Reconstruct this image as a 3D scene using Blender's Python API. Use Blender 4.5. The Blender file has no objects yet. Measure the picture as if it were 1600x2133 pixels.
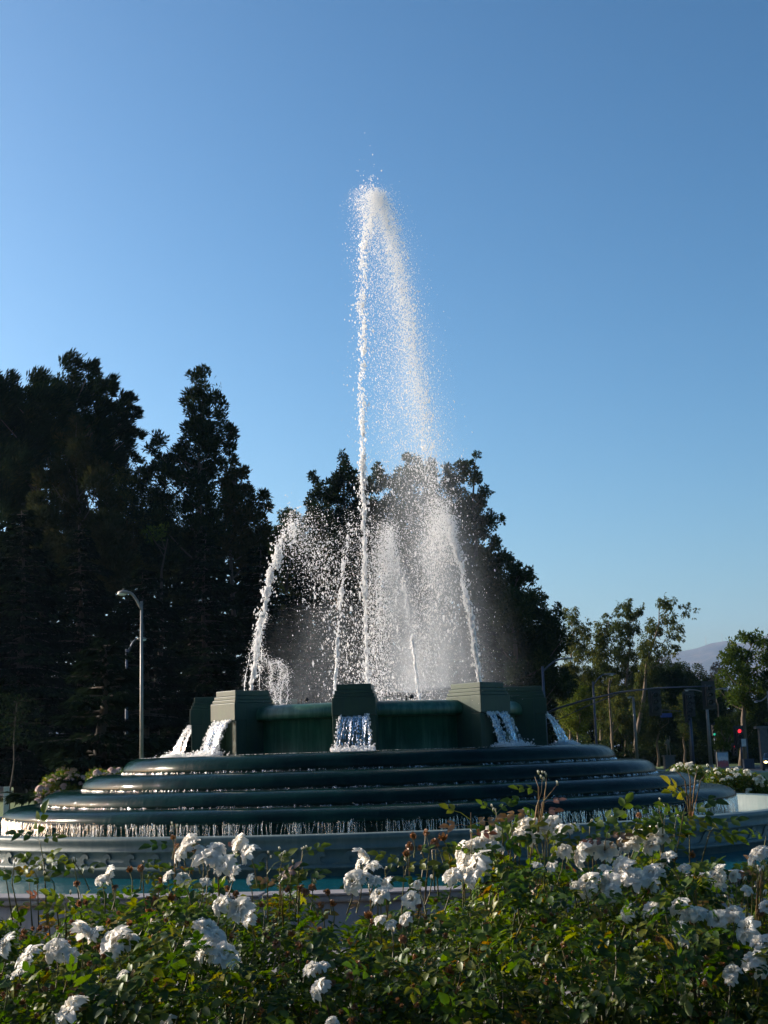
import bpy, bmesh, math, random
import numpy as np
from mathutils import Vector, Matrix
R = math.radians
rng = np.random.default_rng(7)
random.seed(7)
scene = bpy.context.scene
col = scene.collection

# ------------------------------------------------------------ camera
FPX, CX, CY = 2850.0, 800.0, 1066.5          # focal length and centre in pixels of a 1600x2133 frame
D0, EYE = 30.0, 2.2
PITCH, YAW, ROLL = R(10.07), R(0.91), R(1.8)
fwd = np.array([math.sin(YAW)*math.cos(PITCH), math.cos(YAW)*math.cos(PITCH), math.sin(PITCH)])
r0 = np.array([math.cos(YAW), -math.sin(YAW), 0.0])
u0 = np.cross(r0, fwd)
c_r = math.cos(ROLL)*r0 - math.sin(ROLL)*u0
c_u = math.sin(ROLL)*r0 + math.cos(ROLL)*u0
CAMP = np.array([0.0, -D0, EYE])
cam_d = bpy.data.cameras.new('camera')
cam = bpy.data.objects.new('camera', cam_d); col.objects.link(cam)
M = Matrix.Identity(4)
for i in range(3):
    M[i][0], M[i][1], M[i][2], M[i][3] = c_r[i], c_u[i], -fwd[i], CAMP[i]
cam.matrix_world = M
cam_d.sensor_fit = 'VERTICAL'; cam_d.sensor_height = 36.0; cam_d.lens = FPX/2133*36.0
cam_d.clip_start = 0.1; cam_d.clip_end = 20000
scene.camera = cam
scene.render.resolution_x, scene.render.resolution_y = 768, 1024

def at(px, py, Z):
    """world point seen at pixel (px,py) of the 1600x2133 photograph, Z metres in front (along +Y)"""
    d = fwd + (px-CX)/FPX*c_r - (py-CY)/FPX*c_u
    return CAMP + d*(Z/d[1])
def mpp(Z): return Z/FPX                      # metres per photo pixel at distance Z

# ------------------------------------------------------------ light
SUN_EL, SUN_AZ = R(20), R(-65)               # azimuth measured from +Y towards +X
world = bpy.data.worlds.new('World'); scene.world = world; world.use_nodes = True
wn = world.node_tree.nodes; wl = world.node_tree.links; wn.clear()
sky = wn.new('ShaderNodeTexSky'); sky.sky_type = 'NISHITA'; sky.sun_disc = False
sky.sun_elevation = SUN_EL; sky.sun_rotation = SUN_AZ
sky.altitude = 100; sky.air_density = 1.0; sky.dust_density = 2.3; sky.ozone_density = 2.6
bg = wn.new('ShaderNodeBackground'); bg.inputs['Strength'].default_value = 0.0645
wo = wn.new('ShaderNodeOutputWorld')
hs = wn.new('ShaderNodeHueSaturation'); hs.inputs['Saturation'].default_value = 1.18; hs.inputs['Hue'].default_value = .487
wl.new(sky.outputs[0], hs.inputs['Color']); gm = wn.new('ShaderNodeGamma'); gm.inputs[1].default_value = 1.4; wl.new(hs.outputs[0], gm.inputs[0]); wl.new(gm.outputs[0], bg.inputs[0]); wl.new(bg.outputs[0], wo.inputs[0])
sd = bpy.data.lights.new('sun', 'SUN'); sd.energy = 5.0; sd.angle = R(0.53); sd.color = (1.0, 0.90, 0.78)
sun = bpy.data.objects.new('sun', sd); col.objects.link(sun)
sdir = Vector((math.sin(SUN_AZ)*math.cos(SUN_EL), math.cos(SUN_AZ)*math.cos(SUN_EL), math.sin(SUN_EL)))
sun.rotation_euler = sdir.to_track_quat('Z', 'Y').to_euler()
scene.view_settings.view_transform = 'Standard'; scene.view_settings.look = 'None'
scene.view_settings.exposure = 0.6; scene.view_settings.gamma = 1.0
scene.view_settings.use_curve_mapping = False
scene.render.engine = 'CYCLES'
scene.cycles.max_bounces = 8; scene.cycles.transparent_max_bounces = 24
scene.cycles.diffuse_bounces = 3; scene.cycles.glossy_bounces = 3; scene.cycles.transmission_bounces = 6
scene.cycles.volume_bounces = 1
scene.cycles.use_denoising = True

# ------------------------------------------------------------ helpers
class NT:
    def __init__(s, name):
        s.m = bpy.data.materials.new(name); s.m.use_nodes = True
        s.t = s.m.node_tree; s.t.nodes.clear()
        s.out = s.t.nodes.new('ShaderNodeOutputMaterial')
    def n(s, typ, ins=None, **props):
        nd = s.t.nodes.new('ShaderNode'+typ)
        for k, v in props.items(): setattr(nd, k, v)
        for k, v in (ins or {}).items():
            sock = nd.inputs[k]
            if isinstance(v, bpy.types.NodeSocket): s.t.links.new(v, sock)
            elif isinstance(v, bpy.types.Node): s.t.links.new(v.outputs[0], sock)
            else:
                if hasattr(sock.default_value, '__len__') and not hasattr(v, '__len__'): v = [v]*len(sock.default_value)
                if hasattr(sock.default_value, '__len__') and len(sock.default_value) == 4 and len(v) == 3: v = (*v, 1)
                sock.default_value = v
        return nd
    def math(s, op, a, b=0.0, clamp=False):
        return s.n('Math', {0: a, 1: b}, operation=op, use_clamp=clamp).outputs[0]
    def ramp(s, fac, stops, interp='LINEAR'):
        nd = s.n('ValToRGB', {'Fac': fac}); cr = nd.color_ramp; cr.interpolation = interp
        while len(cr.elements) > 1: cr.elements.remove(cr.elements[0])
        for i, (p, c) in enumerate(stops):
            e = cr.elements[0] if i == 0 else cr.elements.new(p)
            e.position = p
            if not hasattr(c, '__len__'): c = (c, c, c)
            e.color = (*c, 1)
        return nd.outputs[0]
    def noise(s, vec=None, scale=5., detail=4., rough=.55, out='Fac'):
        ins = {'Scale': scale, 'Detail': detail, 'Roughness': rough}
        if vec is not None: ins['Vector'] = vec
        return s.n('TexNoise', ins).outputs[out]
    def mix(s, fac, a, b):
        nd = s.n('Mix', data_type='RGBA')
        for k, v in ((0, fac), (6, a), (7, b)):
            if isinstance(v, bpy.types.NodeSocket): s.t.links.new(v, nd.inputs[k])
            else: nd.inputs[k].default_value = v if not hasattr(v, '__len__') else (*v[:3], 1)
        return nd.outputs[2]
    def mapv(s, vec, scale=(1,1,1), loc=(0,0,0)):
        return s.n('Mapping', {'Vector': vec, 'Scale': scale, 'Location': loc}).outputs[0]
    def coord(s, k='Object'): return s.n('TexCoord').outputs[k]
    def mixsh(s, f, a, b): return s.n('MixShader', {0: f, 1: a, 2: b}).outputs[0]
    def surf(s, sh):
        s.t.links.new(sh.outputs[0] if isinstance(sh, bpy.types.Node) else sh, s.out.inputs['Surface']); return s.m
    def bump(s, h, strength=.3, dist=.02):
        return s.n('Bump', {'Height': h, 'Strength': strength, 'Distance': dist}).outputs[0]
    def pbr(s, color, rough=.6, normal=None, **kw):
        ins = {'Base Color': color, 'Roughness': rough}
        if normal is not None: ins['Normal'] = normal
        for k, v in kw.items(): ins[k.replace('_', ' ')] = v
        return s.n('BsdfPrincipled', ins)

def simple(name, c1, c2=None, rough=.7, scale=6., bump=.2, bd=.01, metal=0., **kw):
    t = NT(name); v = t.coord(); f = t.noise(v, scale, 6)
    c2 = c2 or tuple(x*.7 for x in c1)
    return t.surf(t.pbr(t.ramp(f, [(.3, c2), (.7, c1)]), rough, t.bump(t.noise(v, scale*4, 5), bump, bd), Metallic=metal, **kw))

def mesh_np(name, V, F, mat=None, parent=None, smooth=False, tint=None, uv=None, k=None):
    """F: (n,k) int array of equal-sized faces"""
    V = np.asarray(V, np.float32); F = np.asarray(F, np.int32)
    me = bpy.data.meshes.new(name); n, k = F.shape
    me.vertices.add(len(V)); me.vertices.foreach_set('co', V.ravel())
    me.loops.add(n*k); me.loops.foreach_set('vertex_index', F.ravel())
    me.polygons.add(n); me.polygons.foreach_set('loop_start', np.arange(0, n*k, k, dtype=np.int32))
    me.polygons.foreach_set('loop_total', np.full(n, k, np.int32))
    if smooth: me.polygons.foreach_set('use_smooth', np.ones(n, bool))
    if tint is not None:
        a = me.attributes.new('tint', 'FLOAT', 'FACE'); a.data.foreach_set('value', np.asarray(tint, np.float32))
    if uv is not None:
        l = me.uv_layers.new(name='UVMap'); l.data.foreach_set('uv', np.asarray(uv, np.float32).ravel())
    me.update(calc_edges=True)
    if mat: me.materials.append(mat)
    o = bpy.data.objects.new(name, me); col.objects.link(o)
    if parent: o.parent = parent
    return o
def tag(o, label=None, cat=None, group=None, kind=None):
    if label: o['label'] = label
    if cat: o['category'] = cat
    if group: o['group'] = group
    if kind: o['kind'] = kind
    return o
def empty(name, loc, label, cat, group=None, rz=0.):
    o = bpy.data.objects.new(name, None); col.objects.link(o)
    o.empty_display_size = .3; o.location = tuple(float(x) for x in loc); o.rotation_euler = (0, 0, rz)
    return tag(o, label, cat, group)
def share(name, me, parent, loc=(0,0,0), rot=(0,0,0), sc=1.0):
    o = bpy.data.objects.new(name, me); col.objects.link(o)
    if parent: o.parent = parent
    o.location = tuple(float(x) for x in loc); o.rotation_euler = rot
    o.scale = (sc,)*3 if not hasattr(sc, '__len__') else sc
    return o

class MB:
    """collects boxes / tubes / polygons into one mesh"""
    def __init__(s): s.b = bmesh.new()
    def box(s, x0, x1, y0, y1, z0, z1, taper=0.):
        v = [s.b.verts.new(p) for p in [(x0,y0,z0),(x1,y0,z0),(x1,y1,z0),(x0,y1,z0),(x0+taper,y0+taper,z1),(x1-taper,y0+taper,z1),(x1-taper,y1-taper,z1),(x0+taper,y1-taper,z1)]]
        for f in [(3,2,1,0),(4,5,6,7),(0,1,5,4),(1,2,6,5),(2,3,7,6),(3,0,4,7)]: s.b.faces.new([v[i] for i in f])
        return s
    def prism(s, pts, axis_vec, M=None):
        a = [s.b.verts.new(p) for p in pts]; b = [s.b.verts.new(Vector(p)+Vector(axis_vec)) for p in pts]
        n = len(pts); s.b.faces.new(a[::-1]); s.b.faces.new(b)
        for i in range(n): s.b.faces.new((a[i], a[(i+1)%n], b[(i+1)%n], b[i]))
        return s
    def tube(s, pts, rad, seg=8, caps=True):
        pts = [Vector(tuple(float(c) for c in p)) for p in pts]; n = len(pts)
        if not hasattr(rad, '__len__'): rad = [rad]*n
        rings = []; up = Vector((0.13, .21, .97))
        for i, p in enumerate(pts):
            d = (pts[min(i+1, n-1)]-pts[max(i-1, 0)])
            if d.length < 1e-9: d = Vector((0,0,1))
            d.normalize(); u = up if abs(d.dot(up)) < .93 else Vector((1,0,0))
            a = d.cross(u).normalized(); b = d.cross(a)
            rings.append([s.b.verts.new(p+(a*math.cos(t)+b*math.sin(t))*rad[i]) for t in [2*math.pi*j/seg for j in range(seg)]])
        for A, B in zip(rings, rings[1:]):
            for j in range(seg): s.b.faces.new((A[j], A[(j+1)%seg], B[(j+1)%seg], B[j]))
        if caps and seg > 2: s.b.faces.new(rings[0][::-1]); s.b.faces.new(rings[-1])
        return s
    def ball(s, c, r, seg=10, ring=6, sc=(1,1,1)):
        m = Matrix.Translation(Vector(tuple(float(x) for x in c))) @ Matrix.Diagonal((*sc, 1))
        bmesh.ops.create_uvsphere(s.b, u_segments=seg, v_segments=ring, radius=r, matrix=m); return s
    def build(s, name, mat, parent=None, smooth=False, bevel=0.):
        if bevel: bmesh.ops.bevel(s.b, geom=list(s.b.edges), offset=bevel, segments=2, affect='EDGES', profile=.5)
        bmesh.ops.recalc_face_normals(s.b, faces=s.b.faces)
        me = bpy.data.meshes.new(name); s.b.to_mesh(me); s.b.free()
        if smooth: me.polygons.foreach_set('use_smooth', np.ones(len(me.polygons), bool))
        if mat: me.materials.append(mat)
        o = bpy.data.objects.new(name, me); col.objects.link(o)
        if parent: o.parent = parent
        return o

def lathe(name, prof, mat, parent=None, seg=256, smooth=True, closed=False, wob=0.):
    P = np.array(prof, float); n = len(P)
    th = np.linspace(0, 2*math.pi, seg, endpoint=False)
    rr = P[:, 0][None, :] + np.zeros((seg, 1))
    if wob: rr = rr + wob*np.sin(th*37+1)[:, None]*.5 + wob*np.sin(th*91)[:, None]*.5
    V = np.stack([rr*np.cos(th)[:, None], rr*np.sin(th)[:, None], np.repeat(P[:, 1][None, :], seg, 0)], -1).reshape(-1, 3)
    i = np.arange(seg)[:, None]; j = np.arange(n-1)[None, :]
    a = i*n+j; b = ((i+1) % seg)*n+j
    F = np.stack([a, b, b+1, a+1], -1).reshape(-1, 4)
    L = np.concatenate([[0], np.cumsum(np.hypot(*np.diff(P, axis=0).T))])
    rm = P[:, 0].max()
    u0_, u1_ = (th*rm)[:, None]+0*j, ((th+2*math.pi/seg)*rm)[:, None]+0*j
    v0_, v1_ = L[:-1][None, :]+0*i, L[1:][None, :]+0*i
    uv = np.stack([np.stack([u0_, v0_], -1), np.stack([u1_, v0_], -1), np.stack([u1_, v1_], -1), np.stack([u0_, v1_], -1)], 2)
    return mesh_np(name, V, F, mat, parent, smooth, uv=uv.reshape(-1, 2))

# ------------------------------------------------------------ materials
def m_wetstone(name, c_dark, c_light, foam_v=None):
    """dark green stone under a running film of water; the film ripples along the flow"""
    t = NT(name); uv = t.n('UVMap', uv_map='UVMap').outputs[0]; obj = t.coord()
    blot = t.noise(obj, 1.3, 6, .6); fine = t.noise(t.mapv(uv, (9, 1.2, 1)), 1.0, 5, .6)
    base = t.mix(t.math('MULTIPLY', fine, .6), t.ramp(blot, [(.3, c_dark), (.72, c_light)]), c_dark)
    rip = t.noise(t.mapv(uv, (14, 3.2, 1)), 1.0, 4, .6); rip2 = t.noise(t.mapv(uv, (40, 12, 1)), 1.0, 3, .5)
    h = t.math('ADD', rip, t.math('MULTIPLY', rip2, .35))
    h = t.math('ADD', h, t.math('MULTIPLY', t.noise(t.mapv(uv, (3.2, 5.5, 1)), 1.0, 3, .5), 1.1)); nb = t.bump(h, .42, .016)
    ptch = t.noise(t.mapv(uv, (2.2, 6., 1)), 1.0, 5, .65)
    streak = t.noise(t.mapv(uv, (26, 2.5, 1)), 1.0, 4, .7)
    foam = t.math('MULTIPLY', t.ramp(ptch, [(.55, 0.), (.72, 1.)]), t.ramp(streak, [(.5, 0.), (.75, 1.)]))
    if foam_v:                                   # white water where the fall from above lands on the tread
        vv = t.n('SeparateXYZ', {0: uv}).outputs[1]
        edge = t.math('SUBTRACT', foam_v, vv); edge = t.math('DIVIDE', edge, .22, True)
        land = t.math('MULTIPLY', edge, t.ramp(t.noise(t.mapv(uv, (7, 9, 1)), 1.0, 5, .7), [(.42, 0.), (.62, 1.)]))
        foam = t.math('MAXIMUM', t.math('MULTIPLY', foam, .04), t.math('MULTIPLY', land, .5))
    else: foam = t.math('MULTIPLY', foam, .35)
    colr = t.mix(foam, base, (.62, .68, .70))
    return t.surf(t.pbr(colr, .5, nb, Specular_IOR_Level=.0, Coat_Weight=.42, Coat_Roughness=.025, Coat_Normal=nb, Coat_IOR=1.33))
m_tier = m_wetstone('wet_green_tier', (.002, .009, .009), (.006, .032, .026), .34)
def m_drystone(name, c1, c2, c3, rough=.65):
    t = NT(name); obj = t.coord(); blot = t.noise(obj, 2.2, 7, .65)
    st = t.noise(t.mapv(obj, (9, 9, .7)), 1.0, 5, .65)
    c = t.mix(t.ramp(st, [(.45, 0.), (.75, .85)]), t.ramp(blot, [(.3, c1), (.7, c2)]), c3)
    return t.surf(t.pbr(c, rough, t.bump(t.noise(obj, 28, 6), .35, .01), Coat_Weight=.25, Coat_Roughness=.35))
m_pier = m_drystone('green_cast_stone', (.005, .030, .017), (.020, .060, .026), (.008, .036, .026))
m_ring = m_drystone('stained_green_wall', (.005, .048, .026), (.013, .10, .055), (.09, .19, .13), .4)
m_frieze = m_drystone('grey_green_cast_stone', (.040, .085, .085), (.095, .130, .115), (.025, .062, .066))
m_coping = m_drystone('pale_concrete', (.20, .18, .18), (.27, .25, .245), (.15, .14, .14))

def m_water(name, tint, bumpy=.35, scale=5., base=.0):
    t = NT(name); v = t.coord()
    h = t.math('ADD', t.noise(v, scale, 3), t.math('MULTIPLY', t.noise(v, scale*4.5, 3), .3))
    nb = t.bump(h, bumpy, .03)
    gl = t.n('BsdfGlossy', {'Color': (1, 1, 1), 'Roughness': .03, 'Normal': nb})
    tr = t.n('BsdfTransparent', {'Color': tint})
    fr = t.n('Fresnel', {'IOR': 1.33, 'Normal': nb}).outputs[0]
    return t.surf(t.mixsh(fr, tr.outputs[0], gl.outputs[0]))
def m_bodywater(name, deep, bumpy, scale):
    t = NT(name); v = t.coord(); nb = t.bump(t.math('ADD', t.noise(v, scale, 3), t.math('MULTIPLY', t.noise(v, scale*5, 3), .3)), bumpy, .03)
    fr = t.math('MULTIPLY', t.n('Fresnel', {'IOR': 1.33, 'Normal': nb}).outputs[0], .42)
    body = t.mixsh(.45, t.n('BsdfDiffuse', {'Color': deep}).outputs[0], t.n('BsdfTransparent', {'Color': (.5, .9, .92)}).outputs[0])
    return t.surf(t.mixsh(fr, body, t.n('BsdfGlossy', {'Color': (1, 1, 1), 'Roughness': .06, 'Normal': nb}).outputs[0]))
m_pool = m_bodywater('pool_water', (.006, .115, .15), .3, 2.5)
m_poolfloor = simple('turquoise_pool_paint', (.05, .30, .36), (.03, .23, .29), .6, 1.2, .1)
m_basinfloor = simple('pale_green_basin_paint', (.42, .62, .52), (.3, .52, .46), .6, 1.2, .1)

def m_splash(name, white, trans, glossmix=.35, scale=(30, 4, 1), useuv=True, lo=.42, hi=.60, base_alpha=.25, amax=1.):
    """falling water: clear film broken by white aerated threads"""
    t = NT(name); v = t.n('UVMap', uv_map='UVMap').outputs[0] if useuv else t.coord()
    th = t.noise(t.mapv(v, scale), 1.0, 5, .7)
    nb = t.bump(t.noise(t.mapv(v, (scale[0]*.7, scale[1]*1.6, 1)), 1.0, 4, .6), 1.0, .05)
    body = t.mixsh(.55, t.n('BsdfDiffuse', {'Color': (white,)*3, 'Normal': nb}).outputs[0], t.n('BsdfTranslucent', {'Color': (white,)*3, 'Normal': nb}).outputs[0])
    film = t.mixsh(t.n('Fresnel', {'IOR': 1.5, 'Normal': nb}).outputs[0], t.n('BsdfTransparent', {'Color': (trans,)*3}).outputs[0], t.n('BsdfGlossy', {'Color': (1, 1, 1), 'Roughness': .08, 'Normal': nb}).outputs[0])
    wet = t.mixsh(glossmix, body, t.n('BsdfGlossy', {'Color': (.95, .95, .95), 'Roughness': .16, 'Normal': nb}).outputs[0])
    f = t.ramp(th, [(lo, base_alpha), (hi, amax)])
    return t.surf(t.mixsh(f, film, wet))
m_fall = m_splash('falling_sheet_water', .75, .93, .35, (8, 1.6, 1), lo=.50, hi=.66, base_alpha=.08)
m_fall_clear = m_splash('clear_sheet_water', .60, .96, .25, (8, 1.6, 1), lo=.60, hi=.84, base_alpha=.02, amax=.8)
m_thread = m_splash('dripping_threads', .10, .98, .75, (60, 20, 1), lo=.45, hi=.80, base_alpha=.03, amax=.42, useuv=False)
t = NT('water_drops')
m_drop = t.surf(t.mixsh(.38, t.mixsh(.12, t.mixsh(.62, t.n('BsdfDiffuse', {'Color': (.96, .97, .98)}).outputs[0], t.n('BsdfTranslucent', {'Color': (1, 1, 1)}).outputs[0]), t.n('BsdfGlossy', {'Color': (1, 1, 1), 'Roughness': .12}).outputs[0]), t.n('BsdfTransparent', {'Color': (1, 1, 1)}).outputs[0]))

def m_leaf(name, stops, trans=.45, gloss=.12, rough=.38):
    t = NT(name)
    tint = t.n('Attribute', attribute_name='tint').outputs['Fac']
    ob = t.n('ObjectInfo').outputs['Random']
    f = t.math('FRACT', t.math('ADD', tint, t.math('MULTIPLY', ob, .97)))
    c = t.ramp(f, stops)
    df = t.n('BsdfDiffuse', {'Color': c}); tc = t.n('HueSaturation', {'Color': c, 'Saturation': 1.1, 'Value': 1.7}).outputs[0]
    tl = t.n('BsdfTranslucent', {'Color': tc})
    b = t.mixsh(trans, df.outputs[0], tl.outputs[0])
    return t.surf(t.mixsh(gloss, b, t.n('BsdfGlossy', {'Color': (.9, .95, .9), 'Roughness': rough}).outputs[0]))
m_rose = m_leaf('rose_leaf', [(0, (.018, .042, .005)), (.35, (.040, .078, .007)), (.72, (.072, .108, .008)), (.92, (.14, .145, .012)), (1, (.16, .07, .014))], .42, .03, .42)
m_newleaf = m_leaf('young_red_leaf', [(0, (.16, .06, .03)), (1, (.20, .12, .03))], .4, .1)
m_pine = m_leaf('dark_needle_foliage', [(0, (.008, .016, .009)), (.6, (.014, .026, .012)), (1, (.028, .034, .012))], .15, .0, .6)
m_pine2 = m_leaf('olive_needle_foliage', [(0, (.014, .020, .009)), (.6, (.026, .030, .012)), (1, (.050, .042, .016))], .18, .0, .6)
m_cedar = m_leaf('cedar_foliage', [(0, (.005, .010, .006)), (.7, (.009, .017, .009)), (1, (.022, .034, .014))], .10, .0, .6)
m_broad = m_leaf('broad_dark_foliage', [(0, (.016, .030, .016)), (.6, (.022, .036, .014)), (1, (.045, .055, .018))], .22, .0, .5)
m_euc = m_leaf('eucalyptus_foliage', [(0, (.035, .055, .022)), (.6, (.038, .052, .016)), (1, (.085, .085, .022))], .35, .0, .5)
m_bright = m_leaf('yellow_green_foliage', [(0, (.030, .052, .012)), (.6, (.052, .080, .016)), (1, (.10, .11, .020))], .34, .0, .5)
def m_barkf(name, a, b):
    t = NT(name); v = t.coord(); f = t.noise(t.mapv(v, (4, 4, .8)), 2.0, 6, .7)
    return t.surf(t.pbr(t.ramp(f, [(.3, a), (.7, b)]), .9, t.bump(f, .6, .05)))
m_bark = m_barkf('dark_bark', (.03, .022, .016), (.075, .055, .04))
m_palebark = m_barkf('pale_bark', (.07, .05, .035), (.20, .15, .105))
m_cane = simple('rose_cane', (.10, .14, .04), (.13, .07, .035), .55, 30, .2, .002)
m_redcane = simple('young_rose_cane', (.22, .10, .05), (.16, .13, .04), .5, 30, .2, .002)
def m_petalf(name, c1, c2, tr=.45):
    t = NT(name); uv = t.coord('Object'); f = t.noise(uv, 60, 4)
    c = t.ramp(f, [(.35, c2), (.65, c1)])
    nb = t.bump(t.noise(uv, 130, 3), .3, .002)
    return t.surf(t.mixsh(.04, t.mixsh(tr, t.n('BsdfDiffuse', {'Color': c, 'Normal': nb}).outputs[0], t.n('BsdfTranslucent', {'Color': c, 'Normal': nb}).outputs[0]), t.n('BsdfGlossy', {'Color': (1,1,1), 'Roughness': .4}).outputs[0]))
m_petal = m_petalf('white_rose_petal', (.96, .93, .86), (.92, .88, .79), .55)
m_wither = m_petalf('withered_brown_petal', (.36, .17, .06), (.20, .085, .035), .3)
m_sepal = simple('green_sepal', (.12, .16, .05), (.08, .11, .03), .5, 60, .1, .001)
m_stamen = simple('yellow_stamen', (.65, .48, .12), (.4, .25, .06), .6, 60, .1, .001)
m_metalpole = simple('grey_painted_steel', (.24, .22, .20), (.16, .15, .14), .5, 5, .1, .003, .3)
m_bluepole = simple('blue_grey_painted_steel', (.045, .065, .10), (.03, .045, .075), .5, 5, .1, .003, .3)
m_lens = simple('lamp_glass', (.75, .75, .72), (.65, .65, .62), .25, 9, .0)
m_black = simple('black_housing', (.012, .012, .012), None, .5, 12, .1, .002)
m_glass = simple('dark_window_glass', (.02, .025, .03), None, .06, 3, .0)
m_rubber = simple('tyre_rubber', (.015, .015, .015), None, .8, 20, .2, .003)
m_rim = simple('wheel_metal', (.35, .35, .36), None, .35, 9, .05, .002, .8)
m_bronze = simple('weathered_bronze', (.14, .12, .08), (.08, .08, .06), .45, 9, .3, .01, .5)
m_dimstone = simple('weathered_grey_stone', (.10, .10, .095), (.07, .07, .066), .8, 4, .3, .01)
m_post = simple('white_post_paint', (.60, .60, .58), (.48, .48, .46), .6, 7, .15, .004)
def emis(name, c, s):
    t = NT(name); return t.surf(t.n('Emission', {'Color': c, 'Strength': s}))
m_red = emis('red_lamp_light', (1, .03, .05), 1.1)
m_green = emis('green_lamp_light', (.05, .9, .55), .35)
m_head = emis('headlamp_light', (1, .75, .3), 6.0)
# ------------------------------------------------------------ setting: terrain, lawn, road, path
def ground_mat():
    t = NT('soil_and_lawn'); v = t.coord(); f = t.noise(v, .35, 6); g = t.noise(v, 9, 4)
    gc = t.mix(g, (.055, .095, .018), (.11, .17, .03))
    return t.surf(t.pbr(t.mix(t.ramp(f, [(.35, 0.), (.65, .5)]), gc, (.10, .13, .03)), .9, t.bump(g, .6, .05)))
m_ground = ground_mat()
m_soil = simple('dark_mulch', (.055, .035, .022), (.02, .014, .010), .95, 14, .9, .03)
m_asph = simple('asphalt', (.055, .055, .058), (.040, .040, .043), .85, 3, .3, .01)
m_walk = simple('concrete_paving', (.22, .20, .19), (.17, .16, .15), .8, 1.5, .3, .01)
m_kerb = simple('kerb_concrete', (.40, .38, .35), (.3, .29, .27), .8, 3, .2, .01)

# one terrain sheet: level at z=0, rising to 0.6 m under the rose bed where the photographer stands
xs = np.concatenate([np.linspace(-5400, -60, 12), np.linspace(-50, 50, 81), np.linspace(60, 5400, 12)])
ys = np.concatenate([[-400, -100, -50], np.linspace(-40, -14, 40), np.linspace(-12, 60, 20), [80, 120, 200, 400, 900, 2000, 3000, 4100]])
XX, YY = np.meshgrid(xs, ys, indexing='ij')
def berm(Y):
    s = np.clip((-17.5-Y)/5.5, 0, 1); return .6*s*s*(3-2*s)
ZZ = berm(YY)
V = np.stack([XX, YY, ZZ], -1).reshape(-1, 3); ny = len(ys)
ii, jj = np.meshgrid(np.arange(len(xs)-1), np.arange(ny-1), indexing='ij'); a = (ii*ny+jj).ravel()
F = np.stack([a, a+ny, a+ny+1, a+1], -1)
tag(mesh_np('ground', V, F, m_ground, smooth=True), kind='structure')

def ring_sheet(name, r0_, r1_, z, mat, seg=160):
    return lathe(name, [(r0_, z), (r1_, z)], mat, seg=seg)
tag(ring_sheet('path', 13.4, 17.2, .008, m_walk), kind='structure')

# rose bed soil following the berm
xs2 = np.linspace(-9, 9, 40); ys2 = np.linspace(-27.8, -17.25, 24)
XX, YY = np.meshgrid(xs2, ys2, indexing='ij')
ZZ = berm(YY)+.012+.02*np.sin(XX*7)*np.cos(YY*9)+.012
ny = len(ys2); ii, jj = np.meshgrid(np.arange(39), np.arange(ny-1), indexing='ij'); a = (ii*ny+jj).ravel()
tag(mesh_np('soil', np.stack([XX, YY, ZZ], -1).reshape(-1, 3), np.stack([a, a+ny, a+ny+1, a+1], -1), m_soil, smooth=True), kind='structure')

# the street beyond: narrow lane behind the lawn on the left, wide junction on the right
def flat(name, pts, z, mat):
    b = MB(); vs = [b.b.verts.new((x, y, z)) for x, y in pts]; b.b.faces.new(vs); return tag(b.build(name, mat), kind='structure')
rd_near = [(-120, 72), (0, 72), (20, 76), (150, 84)]
rd_far = [(150, 124), (55, 118), (15, 86), (-120, 81)]
flat('road', rd_near+rd_far, .010, m_asph)
def kerb(name, line, w=.18, h=.13):
    b = MB()
    for (x0, y0), (x1, y1) in zip(line, line[1:]):
        d = Vector((x1-x0, y1-y0, 0)).normalized(); n = Vector((-d.y, d.x, 0))*w
        p = [Vector((x0, y0, 0)), Vector((x1, y1, 0)), Vector((x1, y1, 0))+n, Vector((x0, y0, 0))+n]
        b.prism([q+Vector((0, 0, -.02)) for q in p], (0, 0, h+.02))
    return tag(b.build(name, m_kerb), kind='structure')
kerb('kerb', rd_far); kerb('kerb', rd_near, -.18)

# distant hills
def hill_pts():
    n = 90; pxs = np.linspace(-500, 2300, n)
    prof = np.interp(pxs, [-500, 0, 400, 900, 1150, 1250, 1340, 1370, 1400, 1440, 1470, 1500, 1530, 1560, 1600, 1680, 1800, 2000, 2300],
                     [1500, 1480, 1470, 1460, 1440, 1415, 1388, 1372, 1364, 1352, 1341, 1337, 1339, 1338, 1322, 1300, 1290, 1320, 1340])
    prof = prof + 2.2*np.sin(pxs*.061)+1.6*np.sin(pxs*.143+1)
    rows = []
    Zs = np.linspace(0, 1, 14); HZ = 8000.
    for s in Zs:
        Zd = HZ - 2400*(1-s)
        row = []
        for px, py in zip(pxs, prof):
            top = at(px, py, HZ); x = top[0]*Zd/HZ
            gul = .5+.5*math.sin(x*.008+2.3*math.sin(s*5+x*.0022))+.4*math.sin(x*.021+s*7)
            z = (top[2]+10)*(s**.8) - 10 + (gul-.5)*100*s*(1-s)*2
            row.append((x, Zd-30, z))
        rows.append(row)
    for s in (.5, .0):
        rows.append([(p[0]*1.15, HZ+(1-s)*1500, p[2]*s-8*(1-s)) for p in rows[13]])
    return np.array(rows), n
HP, hn = hill_pts(); nr = HP.shape[0]
a = (np.arange(nr-1)[:, None]*hn+np.arange(hn-1)[None, :]).ravel()
t = NT('dry_chaparral_hillside'); v = t.coord()
f1 = t.noise(v, .0045, 8, .65)
m_hill = t.surf(t.pbr(t.ramp(f1, [(.35, (.035, .045, .045)), (.5, (.055, .06, .065)), (.65, (.11, .09, .08))]), .95, t.bump(t.noise(v, .008, 6), .8, 30.)))
tag(mesh_np('hills', HP.reshape(-1, 3), np.stack([a, a+1, a+hn+1, a+hn], -1), m_hill, smooth=True), kind='structure')
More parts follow.
